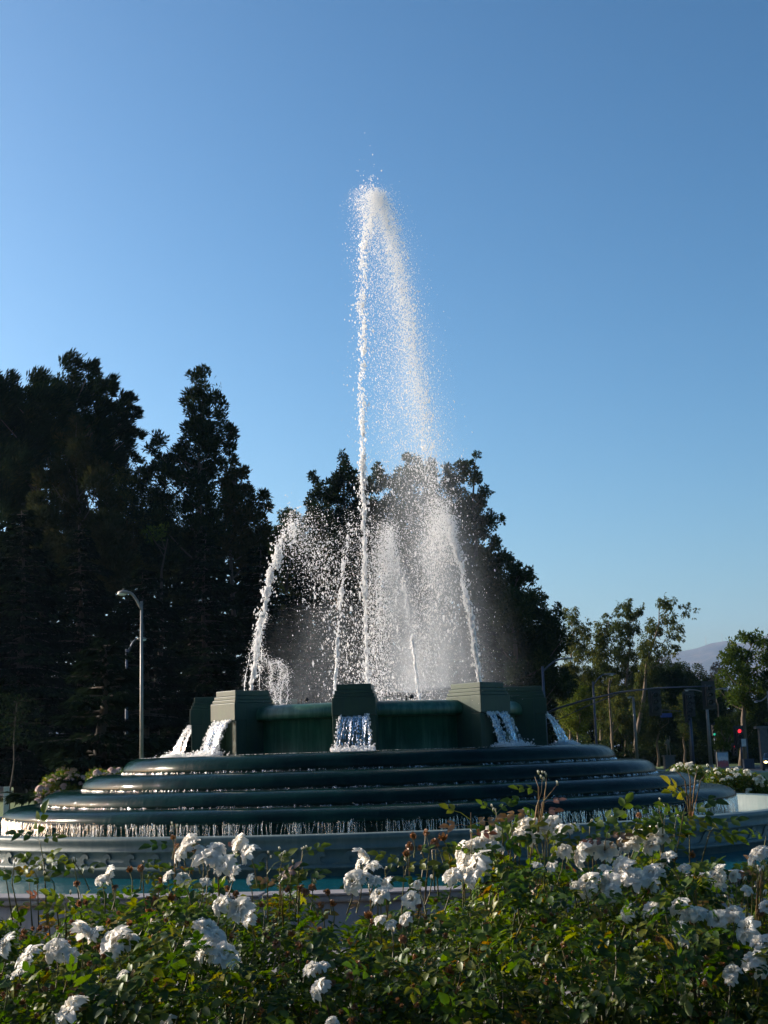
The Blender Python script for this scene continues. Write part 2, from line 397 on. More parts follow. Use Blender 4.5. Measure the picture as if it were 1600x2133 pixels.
mast = empty('radio_mast', (at(1480, 1338, 7990)[0], 7960, at(1480, 1340, 7990)[2]-8), 'tiny pair of radio masts on the crest of the hazy mountain', 'radio mast')
for dx, hh in ((-26, 50), (70, 65)):
    MB().tube([(dx, 0, 0), (dx, 0, hh)], [2., .8], 5).build('mast', m_metalpole, mast)

# ------------------------------------------------------------ outer pool
pool_w = empty('pool_wall', (0, 0, 0), 'low round grey concrete wall holding the turquoise pool around the fountain', 'pool wall')
lathe('wall_face', [(12.98, -.1), (12.98, .46), (12.95, .48)], m_coping, pool_w, 220)
lathe('coping', [(12.95, .48), (13.02, .48), (13.03, .50), (13.03, .55), (13.01, .562), (12.60, .562), (12.58, .55), (12.58, .48)], m_coping, pool_w, 220)
lathe('inner_face', [(12.62, .48), (12.62, .05)], m_poolfloor, pool_w, 220)
# coping joints: each stone of the front arc is a slightly proud slab
nst = 60
for k in range(nst):
    t0, t1 = 2*math.pi*k/nst+.002, 2*math.pi*(k+1)/nst-.002
    b = MB(); n = 6
    for i in range(n):
        a0, a1 = t0+(t1-t0)*i/n, t0+(t1-t0)*(i+1)/n
        q = [(12.57*math.cos(a0), 12.57*math.sin(a0), .565), (13.05*math.cos(a0), 13.05*math.sin(a0), .565), (13.05*math.cos(a1), 13.05*math.sin(a1), .565), (12.57*math.cos(a1), 12.57*math.sin(a1), .565)]
        b.prism(q, (0, 0, .022))
    bmesh.ops.remove_doubles(b.b, verts=b.b.verts, dist=1e-5)
    b.build('coping_stone', m_coping, pool_w)
tag(lathe('pool_floor', [(9.0, .10), (12.7, .10)], m_poolfloor, seg=128), kind='structure')
w = tag(lathe('pool_water', [(9.15, .462), (12.64, .462)], m_pool, seg=128), kind='structure')

# ------------------------------------------------------------ fountain
ft = empty('fountain', (0, 0, 0), 'large round tiered green stone fountain with eight piers standing in the pool', 'fountain')
# upper basin wall with cornice, plain band and wave frieze
lathe('basin_wall', [(8.78, .2), (8.78, 1.045), (8.80, 1.06), (9.16, 1.06), (9.18, 1.045), (9.18, .985), (9.165, .975), (9.165, .875), (9.18, .868), (9.18, .845), (9.145, .835), (9.145, .64), (9.21, .625), (9.23, .61), (9.23, .575), (9.16, .56), (9.16, .1)], m_frieze, ft, 300, smooth=False)
wp = [(0, 0), (.09, .02), (.155, .07), (.19, .13), (.235, .175), (.29, .188), (.335, .165), (.35, .13), (.335, .10), (.315, .118), (.285, .118), (.262, .092), (.262, .055), (.29, .022), (.34, .004), (.34, 0)]
b = MB(); b.prism([(0, x-.17, z) for x, z in wp], (.024, 0, 0)); wv = b.build('wave_relief', m_frieze, ft)
wme = wv.data; NW = 132
for k in range(NW):
    th = 2*math.pi*k/NW
    o = wv if k == 0 else share('wave_relief', wme, ft)
    o.location = (9.146*math.cos(th), 9.146*math.sin(th), .638); o.rotation_euler = (0, 0, th)
tag(lathe('basin_water', [(7.4, .83), (8.79, .83)], m_water('upper_basin_water', (.8, .95, .92), .2, 4.), seg=128), kind='structure')
lathe('basin_floor', [(7.3, .52), (8.8, .52)], m_basinfloor, ft, 96)
# four rounded tiers
TIER = [(3.1, 5.24, 2.285, 1.945), (5.04, 6.06, 1.965, 1.64), (5.86, 6.86, 1.665, 1.37), (6.66, 7.62, 1.395, 1.15)]
for i, (ri, ro, zt, zb) in enumerate(TIER):
    H = zt-zb; pr = [(ri, zt+.012), ((ri+ro-.42)/2, zt+.004), (ro-.42, zt)]
    for q in range(1, 15):                       # rounded nose
        a_ = math.pi/2*(1-q/14*1.0); pr.append((ro-.42+.42*math.cos(a_)**.9 if math.cos(a_) > 0 else ro-.42, zt-(H*.80)*(1-math.sin(a_))))
    pr += [(ro-.02, zt-H*.93), (ro-.07, zt-H*.99), (ro-.13, zt-H*1.0), (ro-.16, zt-H*1.02)]
    pr += [(ro-.17, zb-.04)] if i < 3 else [(ro-.17, zb-.05), (ro-.16, .3)]
    lathe('tier', pr, m_tier, ft, 320, wob=.004)
# central tank wall with rounded cornice
lathe('tank_wall', [(3.17, 2.2), (3.17, 2.98), (3.20, 2.99)], m_ring, ft, 200)
lathe('tank_cornice', [(3.17, 2.94), (3.30, 2.95), (3.335, 2.98), (3.34, 3.05), (3.33, 3.12), (3.29, 3.18), (3.22, 3.225), (3.12, 3.24), (2.85, 3.24), (2.82, 3.22), (2.82, 2.9)], m_ring, ft, 200)
lathe('tank_water', [(.05, 3.12), (2.84, 3.12)], m_water('tank_water_film', (.5, .6, .6), .5, 6.), ft, 64)
lathe('tank_floor', [(.02, 2.9), (2.84, 2.9)], m_ring, ft, 64)
# piers (local x = outward)
PIER_ANG = [-4.1+45*k for k in range(8)]          # degrees from the direction that faces the camera
def pier_rot(deg): return R(deg-90)
def make_pier():
    b = MB(); b.box(2.86, 3.56, -.415, .415, 2.2, 3.30); core = b.build('pier', m_pier, ft, bevel=.008)
    for s in (-1, 1):
        y0, y1 = (.285, .413) if s > 0 else (-.413, -.285)
        MB().box(3.557, 3.80, y0, y1, 2.2, 2.958).build('cheek', m_pier, core, bevel=.008)
    MB().box(3.557, 3.83, -.418, .418, 2.96, 3.302).build('spout_block', m_pier, core, bevel=.01)
    MB().box(2.87, 3.80, -.392, .392, 3.304, 3.37).build('cap_course', m_pier, core, bevel=.010)
    MB().box(2.89, 3.775, -.365, .365, 3.372, 3.44).build('cap_course', m_pier, core, bevel=.010)
    MB().box(2.92, 3.75, -.335, .335, 3.442, 3.555).build('cap_course', m_pier, core, bevel=.012)
    MB().box(3.56, 3.74, -.25, .25, 2.925, 2.955).build('spout_lip', m_ring, core, bevel=.004)
    return core
pr0 = make_pier(); kids = list(pr0.children)
for k, dg in enumerate(PIER_ANG):
    if k == 0: p = pr0
    else:
        p = pr0.copy(); col.objects.link(p); p.parent = ft
        for c in kids:
            d = c.copy(); col.objects.link(d); d.parent = p
    p.rotation_euler = (0, 0, pier_rot(dg))

# ------------------------------------------------------------ octahedral drops
def drops(P, S, stretch=None):
    """P (n,3) centres, S (n,) radii, stretch (n,3) axis vectors; octahedra"""
    n = len(P); base = np.array([(1,0,0),(-1,0,0),(0,1,0),(0,-1,0),(0,0,1),(0,0,-1)], float)
    q = rng.normal(size=(n, 4)); q /= np.linalg.norm(q, axis=1)[:, None]
    w_, x, y, z = q.T
    Rm = np.stack([1-2*(y*y+z*z), 2*(x*y-z*w_), 2*(x*z+y*w_), 2*(x*y+z*w_), 1-2*(x*x+z*z), 2*(y*z-x*w_), 2*(x*z-y*w_), 2*(y*z+x*w_), 1-2*(x*x+y*y)], -1).reshape(n, 3, 3)
    sc = S[:, None]*rng.uniform(.65, 1.35, (n, 3))
    V = np.einsum('nij,nkj->nki', Rm, base[None]*sc[:, None, :])
    if stretch is not None: V = V + stretch[:, None, :]*(V@np.ones(3))[..., None]*0 + (np.einsum('nki,ni->nk', V, stretch)[..., None]*stretch[:, None, :])
    V = V+P[:, None, :]
    f = np.array([(0,2,4),(2,1,4),(1,3,4),(3,0,4),(2,0,5),(1,2,5),(3,1,5),(0,3,5)])
    F = (np.arange(n)[:, None, None]*6+f[None]).reshape(-1, 3)
    return V.reshape(-1, 3), F
def drop_mesh(name, P, S, stretch, parent=None):
    V, F = drops(P, S, stretch); return mesh_np(name, V, F, m_drop, parent, smooth=True)
G = 9.81

# ------------------------------------------------------------ pier falls
lab = {0: 'glassy sheet of water pouring from the pier nearest the camera', 1: 'bluish twin streams pouring from the pier right of the nearest one',
       2: 'narrow blue stream arching out from the far right side of the tank', 7: 'bright sunlit sheet of water pouring from the pier left of the nearest one',
       6: 'thin sparkling stream arching out from the far left side of the tank', 3: 'water falling from the rear right pier, hidden behind the tank',
       4: 'water falling from the pier directly behind the tank', 5: 'water falling from the rear left pier, hidden behind the tank'}
def make_fall(k, dg):
    e = empty('waterfall', (0, 0, 0), lab[k], 'waterfall', 'streams pouring from the fountain piers', pier_rot(dg))
    nu, nv = 46, 46; V = []; ph = rng.uniform(0, 9, 6)
    bands = [(-.24, .24)] if k not in (1,) else [(-.24, -.09), (-.02, .24)]
    Vs, Fs, UV = [], [], []; off = 0
    for b0, b1 in bands:
        u = np.linspace(b0, b1, nu)[:, None]; s = np.linspace(0, 1, nv)[None, :]
        tt = s*.378
        v0 = 1.22+.16*np.sin(u*9+ph[0])+.12*np.sin(u*23+ph[1])
        x = 3.74+v0*tt+.02*np.sin(u*60+ph[2]+s*5)*s+.015*np.sin(u*110+s*9)*s+.03*rng.normal(size=(nu, nv))*s*.5
        y = u*(1+.42*s)+.012*np.sin(s*14+u*40)*s+rng.normal(size=(nu, nv))*.006*s
        z = 2.985-.5*G*tt**2+.0*u
        Vs.append(np.stack([x+0*y, y, z+0*y], -1).reshape(-1, 3))
        i, j = np.meshgrid(np.arange(nu-1), np.arange(nv-1), indexing='ij'); a = (i*nv+j).ravel()+off
        Fs.append(np.stack([a, a+nv, a+nv+1, a+1], -1)); off += nu*nv
        uu = (u+0*s); ss = (s+0*u)
        c = lambda di, dj: np.stack([uu[di:nu-1+di, dj:nv-1+dj], ss[di:nu-1+di, dj:nv-1+dj]], -1)
        UV.append(np.stack([c(0, 0), c(1, 0), c(1, 1), c(0, 1)], 2).reshape(-1, 2)*np.array([2.2, 1.]))
    mesh_np('sheet', np.concatenate(Vs), np.concatenate(Fs), m_fall_clear if k == 0 else m_fall, e, True, uv=np.concatenate(UV))
    # white threads in the sheet and the churn where it lands
    nt_ = {0: 200, 1: 420, 7: 760, 6: 500, 2: 420}.get(k, 150)
    P, S = [], []
    for _ in range(nt_):
        bb = random.choice(bands); u = random.uniform(*bb)
        if random.random() < (.85 if k == 0 else .5): u = random.choice((bb[0], bb[1]))+random.gauss(0, .012)
        s = random.uniform(.02, 1)**.8; tt = s*.378
        v0 = 1.22+.16*math.sin(u*9+ph[0])+.12*math.sin(u*23+ph[1])
        P.append((3.75+v0*tt+random.gauss(0, .02), u*(1+.42*s)+random.gauss(0, .01), 2.985-.5*G*tt*tt)); S.append(random.uniform(.006, .016))
    st = np.zeros((len(P), 3)); st[:, 2] = 1.1
    drop_mesh('threads', np.array(P), np.array(S), st, e)['kind'] = 'stuff'
    n = 900; r_ = rng.normal(0, 1, (n, 2)); P = np.stack([4.24+r_[:, 0]*.11, rng.uniform(-.36, .36, n)*1.15, 2.29+np.abs(rng.normal(0, .045, n))], -1)
    drop_mesh('churn', P, rng.uniform(.006, .02, n), np.zeros((n, 3)), e)['kind'] = 'stuff'
for k, dg in enumerate(PIER_ANG): make_fall(k, dg)

# ------------------------------------------------------------ curtains of water threads under each tier's nose
Vt, Ft, off = [], [], 0
for i, (ri, ro, zt, zb) in enumerate(TIER):
    z1 = zb+.03; z0 = (TIER[i+1][2]+.005) if i < 3 else .82
    z1 = zb+.07
    n = [3000, 3400, 3800, 4600][i]
    th = rng.uniform(0, 2*math.pi, n); cl = np.sin(th*31+i)+np.sin(th*53+2*i)+np.sin(th*97)
    keep = rng.uniform(-2.2, 2.6, n) < cl+ .9; th = th[keep]; n = len(th)
    wd = rng.uniform(.002, .008, n)
    for s in range(n):
        r = ro-.005-random.uniform(0, .06); m = 5 if i == 3 else 3
        ths, w_ = th[s], wd[s]; dr = random.uniform(-.012, .012)
        ze = z0 if (i < 3 or random.random() < .6) else random.uniform(z0, z1-.1)
        for q in range(m):
            f = q/(m-1); zz = z1+(ze-z1)*f; a_ = ths+dr*math.sin(f*2+s)*.6+random.gauss(0, .0006); rr = r+random.gauss(0, .006)*(f > 0)+.03*f
            ww = w_*(1-.35*f)*random.uniform(.7, 1.3)
            tx, ty = -math.sin(a_), math.cos(a_); cx, cy = rr*math.cos(a_), rr*math.sin(a_)
            Vt += [(cx-tx*ww, cy-ty*ww, zz), (cx+math.cos(a_)*ww*.8, cy+math.sin(a_)*ww*.8, zz), (cx+tx*ww, cy+ty*ww, zz)]
        for q in range(m-1):
            a_ = off+q*3
            Ft += [(a_, a_+1, a_+4, a_+3), (a_+1, a_+2, a_+5, a_+4)]
        off += 3*m
tag(mesh_np('water_curtain', np.array(Vt), np.array(Ft), m_thread, smooth=True), 'threads of water dripping off the rounded edges of all four fountain tiers', 'water', kind='stuff')
# small white water bumps lying on the treads just behind the line where the falls land
n = 9000; tr = rng.integers(0, 4, n); th = rng.uniform(0, 2*math.pi, n)
rin = np.array([4.1, 5.13, 5.95, 6.75])[tr]; zz = np.array([2.285, 1.965, 1.665, 1.395])[tr]
rr = rin+np.abs(rng.normal(0, .05, n)); rr[tr == 0] = rng.uniform(3.9, 4.9, (tr == 0).sum())
P = np.stack([rr*np.cos(th), rr*np.sin(th), zz+.004], -1)
V_, F_ = drops(P, rng.uniform(.004, .013, n)*np.where(rng.random(n) < .3, 1.3, .8), None)
V_ = V_.reshape(n, 6, 3); V_[:, :, 2] = P[:, None, 2]+(V_[:, :, 2]-P[:, None, 2])*.45; V_ = V_.reshape(-1, 3)
tag(mesh_np('foam', V_, F_, m_drop, smooth=True), 'flecks of white foam on the flat treads of the fountain tiers', 'foam', kind='stuff')

# ------------------------------------------------------------ jets
def ballistic(b, v, a, t_): return b+v*t_[:, None]+np.stack([a*t_**2*.5, 0*t_, -.5*G*t_**2], -1)
def make_jet(base, apex, label, n_up, n_fall, sig_up=.02, sig_fall=.25, wind=(.35, .25), fine=.5, size=(.008, .022), zend=2.9, clump=0., fall_from=.8, main=False, scat=(.16, .16)):
    base = np.array(base, float); apex = np.array(apex, float)
    e = empty('water_jet', base, label, 'water jet', 'jets rising inside the fountain tank')
    H = apex[2]-base[2]; tu = math.sqrt(2*H/G)
    v = np.array([(apex[0]-base[0])/tu-.5*wind[0]*tu, (apex[1]-base[1])/tu, G*tu])
    # rising stream: clots of water strung along the trajectory, breaking up with height
    nc = int(n_up/22); tc = rng.random(nc)**.85*tu
    k = np.sin(tc*19+.7+base[0])+np.sin(tc*37+2)+.8*np.sin(tc*71+base[1]*5)
    tc = tc[(tc < tu*.28) | (rng.uniform(-2.2, 2.2, nc) < k*clump+.5)]; nc = len(tc)
    tc = tc[rng.random(len(tc)) < np.interp(tc/tu, [0, .55, .8, 1], [1, .8, .38, .10])]; nc = len(tc); f = tc/tu; C = ballistic(base, v, wind[0], tc); sg = sig_up*(.14+1.5*f**1.3)*np.where(f > .8, 1-(f-.8)*1.5, 1)
    kink = np.stack([np.sin(tc*29+base[0]*3)+.5*np.sin(tc*61), np.cos(tc*27+base[1]), 0*tc], -1)*(sig_up*.9*f)[:, None]
    C = C+rng.normal(size=(nc, 3))*sg[:, None]*np.array([1, 1, 1.5])+kink
    m = rng.integers(4, 34, nc); idx = np.repeat(np.arange(nc), m); n = len(idx); ff = f[idx]
    P = C[idx]+rng.normal(size=(n, 3))*rng.choice([.6, 1., 2.6], (n, 1), p=[.45, .35, .2])*(.012+sig_up*(1.45 if main else 1.0)*ff)[:, None]*np.array([.8, .8, 2.6])
    S = rng.uniform(size[0], size[1], n)*(1.1-.35*ff)*np.exp(rng.normal(0, .3, n))
    vel = v[None]+np.stack([0*ff, 0*ff, -G*tc[idx]], -1); dirn = vel/np.linalg.norm(vel, axis=1)[:, None]
    st = dirn*np.sqrt(1.4*(1-ff)+.15)[:, None]
    o = drop_mesh('rising_stream', P-base, S, st, e); o['kind'] = 'stuff'
    # solid rope of water just above the nozzle
    tr_ = np.linspace(0, tu*.2, 40); C = ballistic(base, v, wind[0], tr_)-base
    C[:, :2] += rng.normal(size=(40, 2))*.004*np.linspace(0, 2.5, 40)[:, None]
    rad = (.018+.010*np.abs(rng.normal(size=40)))*np.linspace(1.1, .5, 40)
    if n_up > 1000: MB().tube(C, list(rad), 7).build('water_rope', m_drop, e, True)
    # falling drops
    tf = tu*(fall_from+rng.random(n_fall)*(2.05-fall_from)); n = n_fall
    vs = rng.normal(size=(n, 3))*np.array([scat[0], scat[1], .5])
    if main:
        q = rng.random(n); a_ = np.where(q < .34, rng.normal(wind[0], .022, n), np.where(q < .86, wind[0]*rng.random(n)**.55, wind[0]+np.abs(rng.normal(0, .07, n))))
        vs[:, 2] = -np.abs(vs[:, 2])*.35; tf = tu+np.sqrt(2*(rng.random(n)**1.45*12.2)/G)*np.where(rng.random(n) < .06, -1, 1)*1.0; tf = np.where(tf < tu*.78, tu, tf)
        isf = (rng.random(n) < fine) | (q >= .34)
    else:
        vs[:, 2] -= .35; isf = rng.random(n) < fine; a_ = np.where(isf, rng.uniform(wind[0], wind[1]+wind[0], n), rng.normal(wind[0], .06, n))
        g = rng.integers(0, 60, n); cs = rng.normal(size=(60, 3))*np.array([scat[0], scat[1], .35]); vs = np.where((rng.random(n) < .55)[:, None], cs[g]+vs*.28, vs)   # sheets and threads of drops
    if main: vs[:, :2] *= np.where(q < .34, .5, 1.)[:, None]; isf = np.where(q < .34, rng.random(n) < .35, isf)
    P = ballistic(base, v[None]+vs, a_, tf)
    S = np.where(isf, rng.uniform(.0035, .0075, n), rng.uniform(size[0]*.6, size[1]*.7, n)*rng.uniform(.5, 1, n))
    keep = (P[:, 2] > zend) & (P[:, 2] < apex[2]+(.12 if main else .25)+(.15 if main else .3)*rng.random(n)); S = S*np.exp(rng.normal(0, .38, n))
    if main: keep &= rng.random(n) < np.interp(P[:, 2], [4, 10], [.05, 1])
    P, S, tf = P[keep], S[keep], tf[keep]
    st = np.zeros((len(P), 3)); st[:, 2] = np.sqrt(np.clip((tf-tu)/tu, 0, 1)*1.6)
    o = drop_mesh('falling_drops', P-base, S, st, e); o['kind'] = 'stuff'
    MB().tube([(0, 0, -.30), (0, 0, .0)], [.05, .035], 10).build('nozzle', m_black, e, True)
    return e
A = lambda px, py, Z: at(px, py, Z)
top = A(783, 396, 30); tu0 = math.sqrt(2*(top[2]-3.15)/G)
make_jet((0, 0, 3.15), (.5*.42*tu0**2, 0, top[2]), 'tallest jet of the fountain, a single column shooting up from the tank centre', 10500, 52000,
         .060, .16, (.42, .42), .7, (.008, .019), clump=.95, fall_from=.86, scat=(.10, .14), main=True)
b1 = A(515, 1445, 30.4); a1 = A(622, 1092, 30.2)
make_jet((b1[0], b1[1], 3.1), a1, 'leftmost jet, leaning right from behind the sunlit pier in loose bright drops', 6500, 6000, .045, .32, (.1, .2), .15, (.009, .020), scat=(.22, .3), clump=.6)
b2 = A(694, 1440, 28.6); a2 = A(742, 1102, 29.2)
make_jet((b2[0], b2[1], 3.1), a2, 'thin jet rising just left of the pier nearest the camera', 2600, 2600, .024, .3, (.12, .2), .3, (.007, .015), scat=(.2, .3), clump=.6)
b3 = A(876, 1462, 28.4); a3 = A(808, 1122, 29.4)
make_jet((b3[0], b3[1], 3.1), a3, 'slanting jet between the nearest pier and the one right of it, wrapped in mist', 3000, 15000, .026, .25, (.10, .12), .86, (.006, .014), scat=(.13, .25), clump=.6)
b4 = A(1006, 1424, 29.6); a4 = A(915, 1066, 29.8)
make_jet((b4[0], b4[1], 3.1), a4, 'rightmost jet, leaning left from behind the right pier in a thick white plume', 9500, 13000, .052, .3, (.08, .15), .82, (.007, .016), scat=(.17, .3), clump=.5)
b5 = A(838, 1462, 32.0); a5 = A(815, 1110, 31.2)
make_jet((b5[0], b5[1], 3.1), a5, 'faint rear jet half lost in mist right of the centre', 400, 1800, .03, .3, (.1, .2), .5, (.006, .012), scat=(.3, .3))
b7 = A(600, 1460, 31.8); a7 = A(690, 1120, 31.2)
make_jet((b7[0], b7[1], 3.1), a7, 'faint rear jet of scattered drops left of the centre', 200, 1300, .03, .3, (.1, .2), .3, (.006, .013), scat=(.35, .3))
# second strand and broken splash arcs beside the leftmost jet
sp = empty('water_splash', A(560, 1450, 30.0), 'broken ropes of splashing water looping down beside the leftmost jet', 'water splash')
arcs = [[(540, 1440), (541, 1400), (546, 1375), (545, 1350), (538, 1325), (525, 1345), (516, 1385), (508, 1440)],
        [(546, 1360), (556, 1378), (566, 1382), (580, 1378), (592, 1385), (601, 1405), (600, 1440), (597, 1468)],
        [(580, 1380), (585, 1395), (583, 1415), (574, 1440), (572, 1465)], [(562, 1382), (568, 1400), (562, 1420), (566, 1440)],
        [(597, 1400), (590, 1420), (583, 1445), (585, 1470)], [(541, 1400), (536, 1370), (533, 1340), (545, 1310), (556, 1280)]]
so = np.array(A(560, 1450, 30.0))
Pp, Ss = [], []
for arc in arcs:
    pts = [A(x, y, 29.8+random.uniform(-.15, .15)) for x, y in arc]; pts = np.array(pts); tt = np.linspace(0, len(pts)-1, 60)
    C = np.stack([np.interp(tt, range(len(pts)), pts[:, i]) for i in range(3)], -1); C += rng.normal(size=C.shape)*.012
    MB().tube(C-so, list(.004+.012*rng.random(60)**2), 6).build('water_rope', m_drop, sp, True)
    for c in C:
        for _ in range(9): Pp.append(c+rng.normal(size=3)*.055); Ss.append(random.uniform(.003, .011))
drop_mesh('drops', np.array(Pp)-so, np.array(Ss), np.zeros((len(Pp), 3)), sp)['kind'] = 'stuff'
# fine stray drops in the whole plume
n = 8000
P = np.stack([rng.normal(.6, 1.25, n), rng.normal(0, 1.3, n), 3.1+np.abs(rng.normal(0, 2.0, n))], -1)
P[:, 0] += .12*(P[:, 2]-3)*rng.random(n)*.5
keep = (np.abs(P[:, 0]-.4) < 3.0-(P[:, 2]-3)*.22)
P = P[keep]; n = len(P)
V_, F_ = drops(P, rng.uniform(.0025, .0065, n), None)
tag(mesh_np('spray_drops', V_, F_, m_drop, smooth=True), 'fine spray of drops drifting between the fountain jets', 'spray', kind='stuff')

# rim spotlights
for (px, py, k) in ((632, 1466, 'small black spotlight on the tank rim left of the nearest pier'), (850, 1461, 'small black spotlight on the tank rim right of the nearest pier')):
    Zr = 26.9; p = at(px, py+6, Zr); e = empty('spotlight', (p[0], p[1], 3.235), k, 'spotlight', 'black lamps on the tank rim')
    MB().tube([(-.03, 0, 0), (-.03, 0, .07)], .012, 6).ball((-.03, 0, .08), .02).build('bracket', m_black, e, True)
    MB().tube([(.04, .02, .06), (.085, -.03, .075)], [.028, .038], 10).tube([(.05, 0, 0), (.05, 0, .06)], .01, 6).build('lamp_head', m_black, e, True)
# mist: drifting volumes
def mist(name, px0, py0, px1, py1, w0, w1, Z, dens, label, depth=1.0):
    """vertical plume from top (px0,py0) to bottom (px1,py1), half widths in px"""
    p0, p1 = at(px0, py0, Z), at(px1, py1, Z); m = mpp(Z); nseg = 14
    prof = [(s, w0+(w1-w0)*s) for s in np.linspace(0, 1, nseg)]
    seg = 24; V = []
    for s, w_ in prof:
        c = p0+(p1-p0)*s; ww = w_*m*1.25
        for j in range(seg): a_ = 2*math.pi*j/seg; V.append((c[0]+ww*math.cos(a_), c[1]+ww*depth*math.sin(a_), c[2]))
    V.append(tuple(p0+np.array([0, 0, .25]))); V.append(tuple(p1-np.array([0, 0, .02])))
    b = bmesh.new(); vs = [b.verts.new(tuple(v)) for v in V]
    for i in range(nseg-1):
        for j in range(seg): b.faces.new((vs[i*seg+j], vs[i*seg+(j+1) % seg], vs[(i+1)*seg+(j+1) % seg], vs[(i+1)*seg+j]))
    for j in range(seg): b.faces.new((vs[-2], vs[(j+1) % seg], vs[j])); b.faces.new((vs[-1], vs[(nseg-1)*seg+j], vs[(nseg-1)*seg+(j+1) % seg]))
    bmesh.ops.recalc_face_normals(b, faces=b.faces)
    me = bpy.data.meshes.new(name); b.to_mesh(me); b.free()
    t = NT(name+'_volume'); v = t.n('NewGeometry').outputs['Position']
    sx = t.n('SeparateXYZ', {0: v})
    s_ = t.math('DIVIDE', t.math('SUBTRACT', float(p0[2]), sx.outputs[2]), float(p0[2]-p1[2]))       # 0 top .. 1 bottom
    cx = t.math('ADD', float(p0[0]), t.math('MULTIPLY', s_, float(p1[0]-p0[0])))
    cy = t.math('ADD', float(p0[1]), t.math('MULTIPLY', s_, float(p1[1]-p0[1])))
    wd = t.math('ADD', w0*m, t.math('MULTIPLY', s_, (w1-w0)*m))
    dx = t.math('DIVIDE', t.math('SUBTRACT', sx.outputs[0], cx), wd); dy = t.math('DIVIDE', t.math('SUBTRACT', sx.outputs[1], cy), t.math('MULTIPLY', wd, depth))
    r2 = t.math('ADD', t.math('MULTIPLY', dx, dx), t.math('MULTIPLY', dy, dy))
    g = t.math('POWER', 2.718, t.math('MULTIPLY', r2, -2.4))
    fade = t.ramp(s_, [(0, 0.), (.12, 1.), (.85, 1.), (1., .8)])
    nz = t.ramp(t.noise(t.mapv(v, (2.2, 2.2, .8)), 1.0, 3, .6), [(.3, .15), (.7, 1.)])
    dn = t.math('MULTIPLY', t.math('MULTIPLY', g, fade), t.math('MULTIPLY', nz, dens))
    vs_ = t.n('VolumeScatter', {'Color': (.84, .92, 1.), 'Density': dn, 'Anisotropy': .35})
    t.t.links.new(vs_.outputs[0], t.out.inputs['Volume'])
    me.materials.append(t.m)
    o = bpy.data.objects.new(name, me); col.objects.link(o)
    return tag(o, label, 'mist', kind='stuff')
mist('mist', 815, 430, 925, 1460, 32, 165, 30.3, .24, 'pale veil of mist drifting right of the tallest jet down to the tank')
mist('mist', 818, 1140, 858, 1440, 24, 66, 29.3, 1.7, 'dense white mist around the slanting jet right of the nearest pier')
mist('mist', 918, 1070, 930, 1430, 50, 95, 30.0, .5, 'white mist inside the plume of the rightmost jet')
mist('mist', 680, 1250, 660, 1465, 90, 160, 30.3, .09, 'thin mist low over the left half of the tank')
# ------------------------------------------------------------ trees
def unit(a): return a/np.maximum(np.linalg.norm(a, axis=-1, keepdims=True), 1e-9)
def leafquads(C, D, L, W):
    n = len(C); side = unit(np.cross(D, rng.normal(size=(n, 3)))); nrm = np.cross(D, side)
    mid = C+D*(L*.5)[:, None]+nrm*(W*.25)[:, None]
    V = np.stack([C, mid+side*(W*.5)[:, None], C+D*L[:, None], mid-side*(W*.5)[:, None]], 1)
    return V
def quadmesh(name, V, mat, parent, tint):
    n = len(V); return mesh_np(name, V.reshape(-1, 3), np.arange(n*4).reshape(n, 4), mat, parent, False, tint=tint)
STY = {  # L, W, k, direction bias (x,y,z), outward weight, random weight, vertical squash
 'pine':  (.42, .14, 4.4, (0, 0, .55), .7, .5, 1.0),
 'wind':  (.50, .10, 4.6, (.75, -.1, .65), .3, .35, .85),
 'broad': (.34, .17, 4.0, (0, 0, .1), .5, .8, .9),
 'euc':   (.36, .12, 1.9, (.1, 0, -.75), .2, .5, 1.15),
 'fine':  (.28, .11, 3.6, (0, 0, .2), .5, .8, 1.0)}
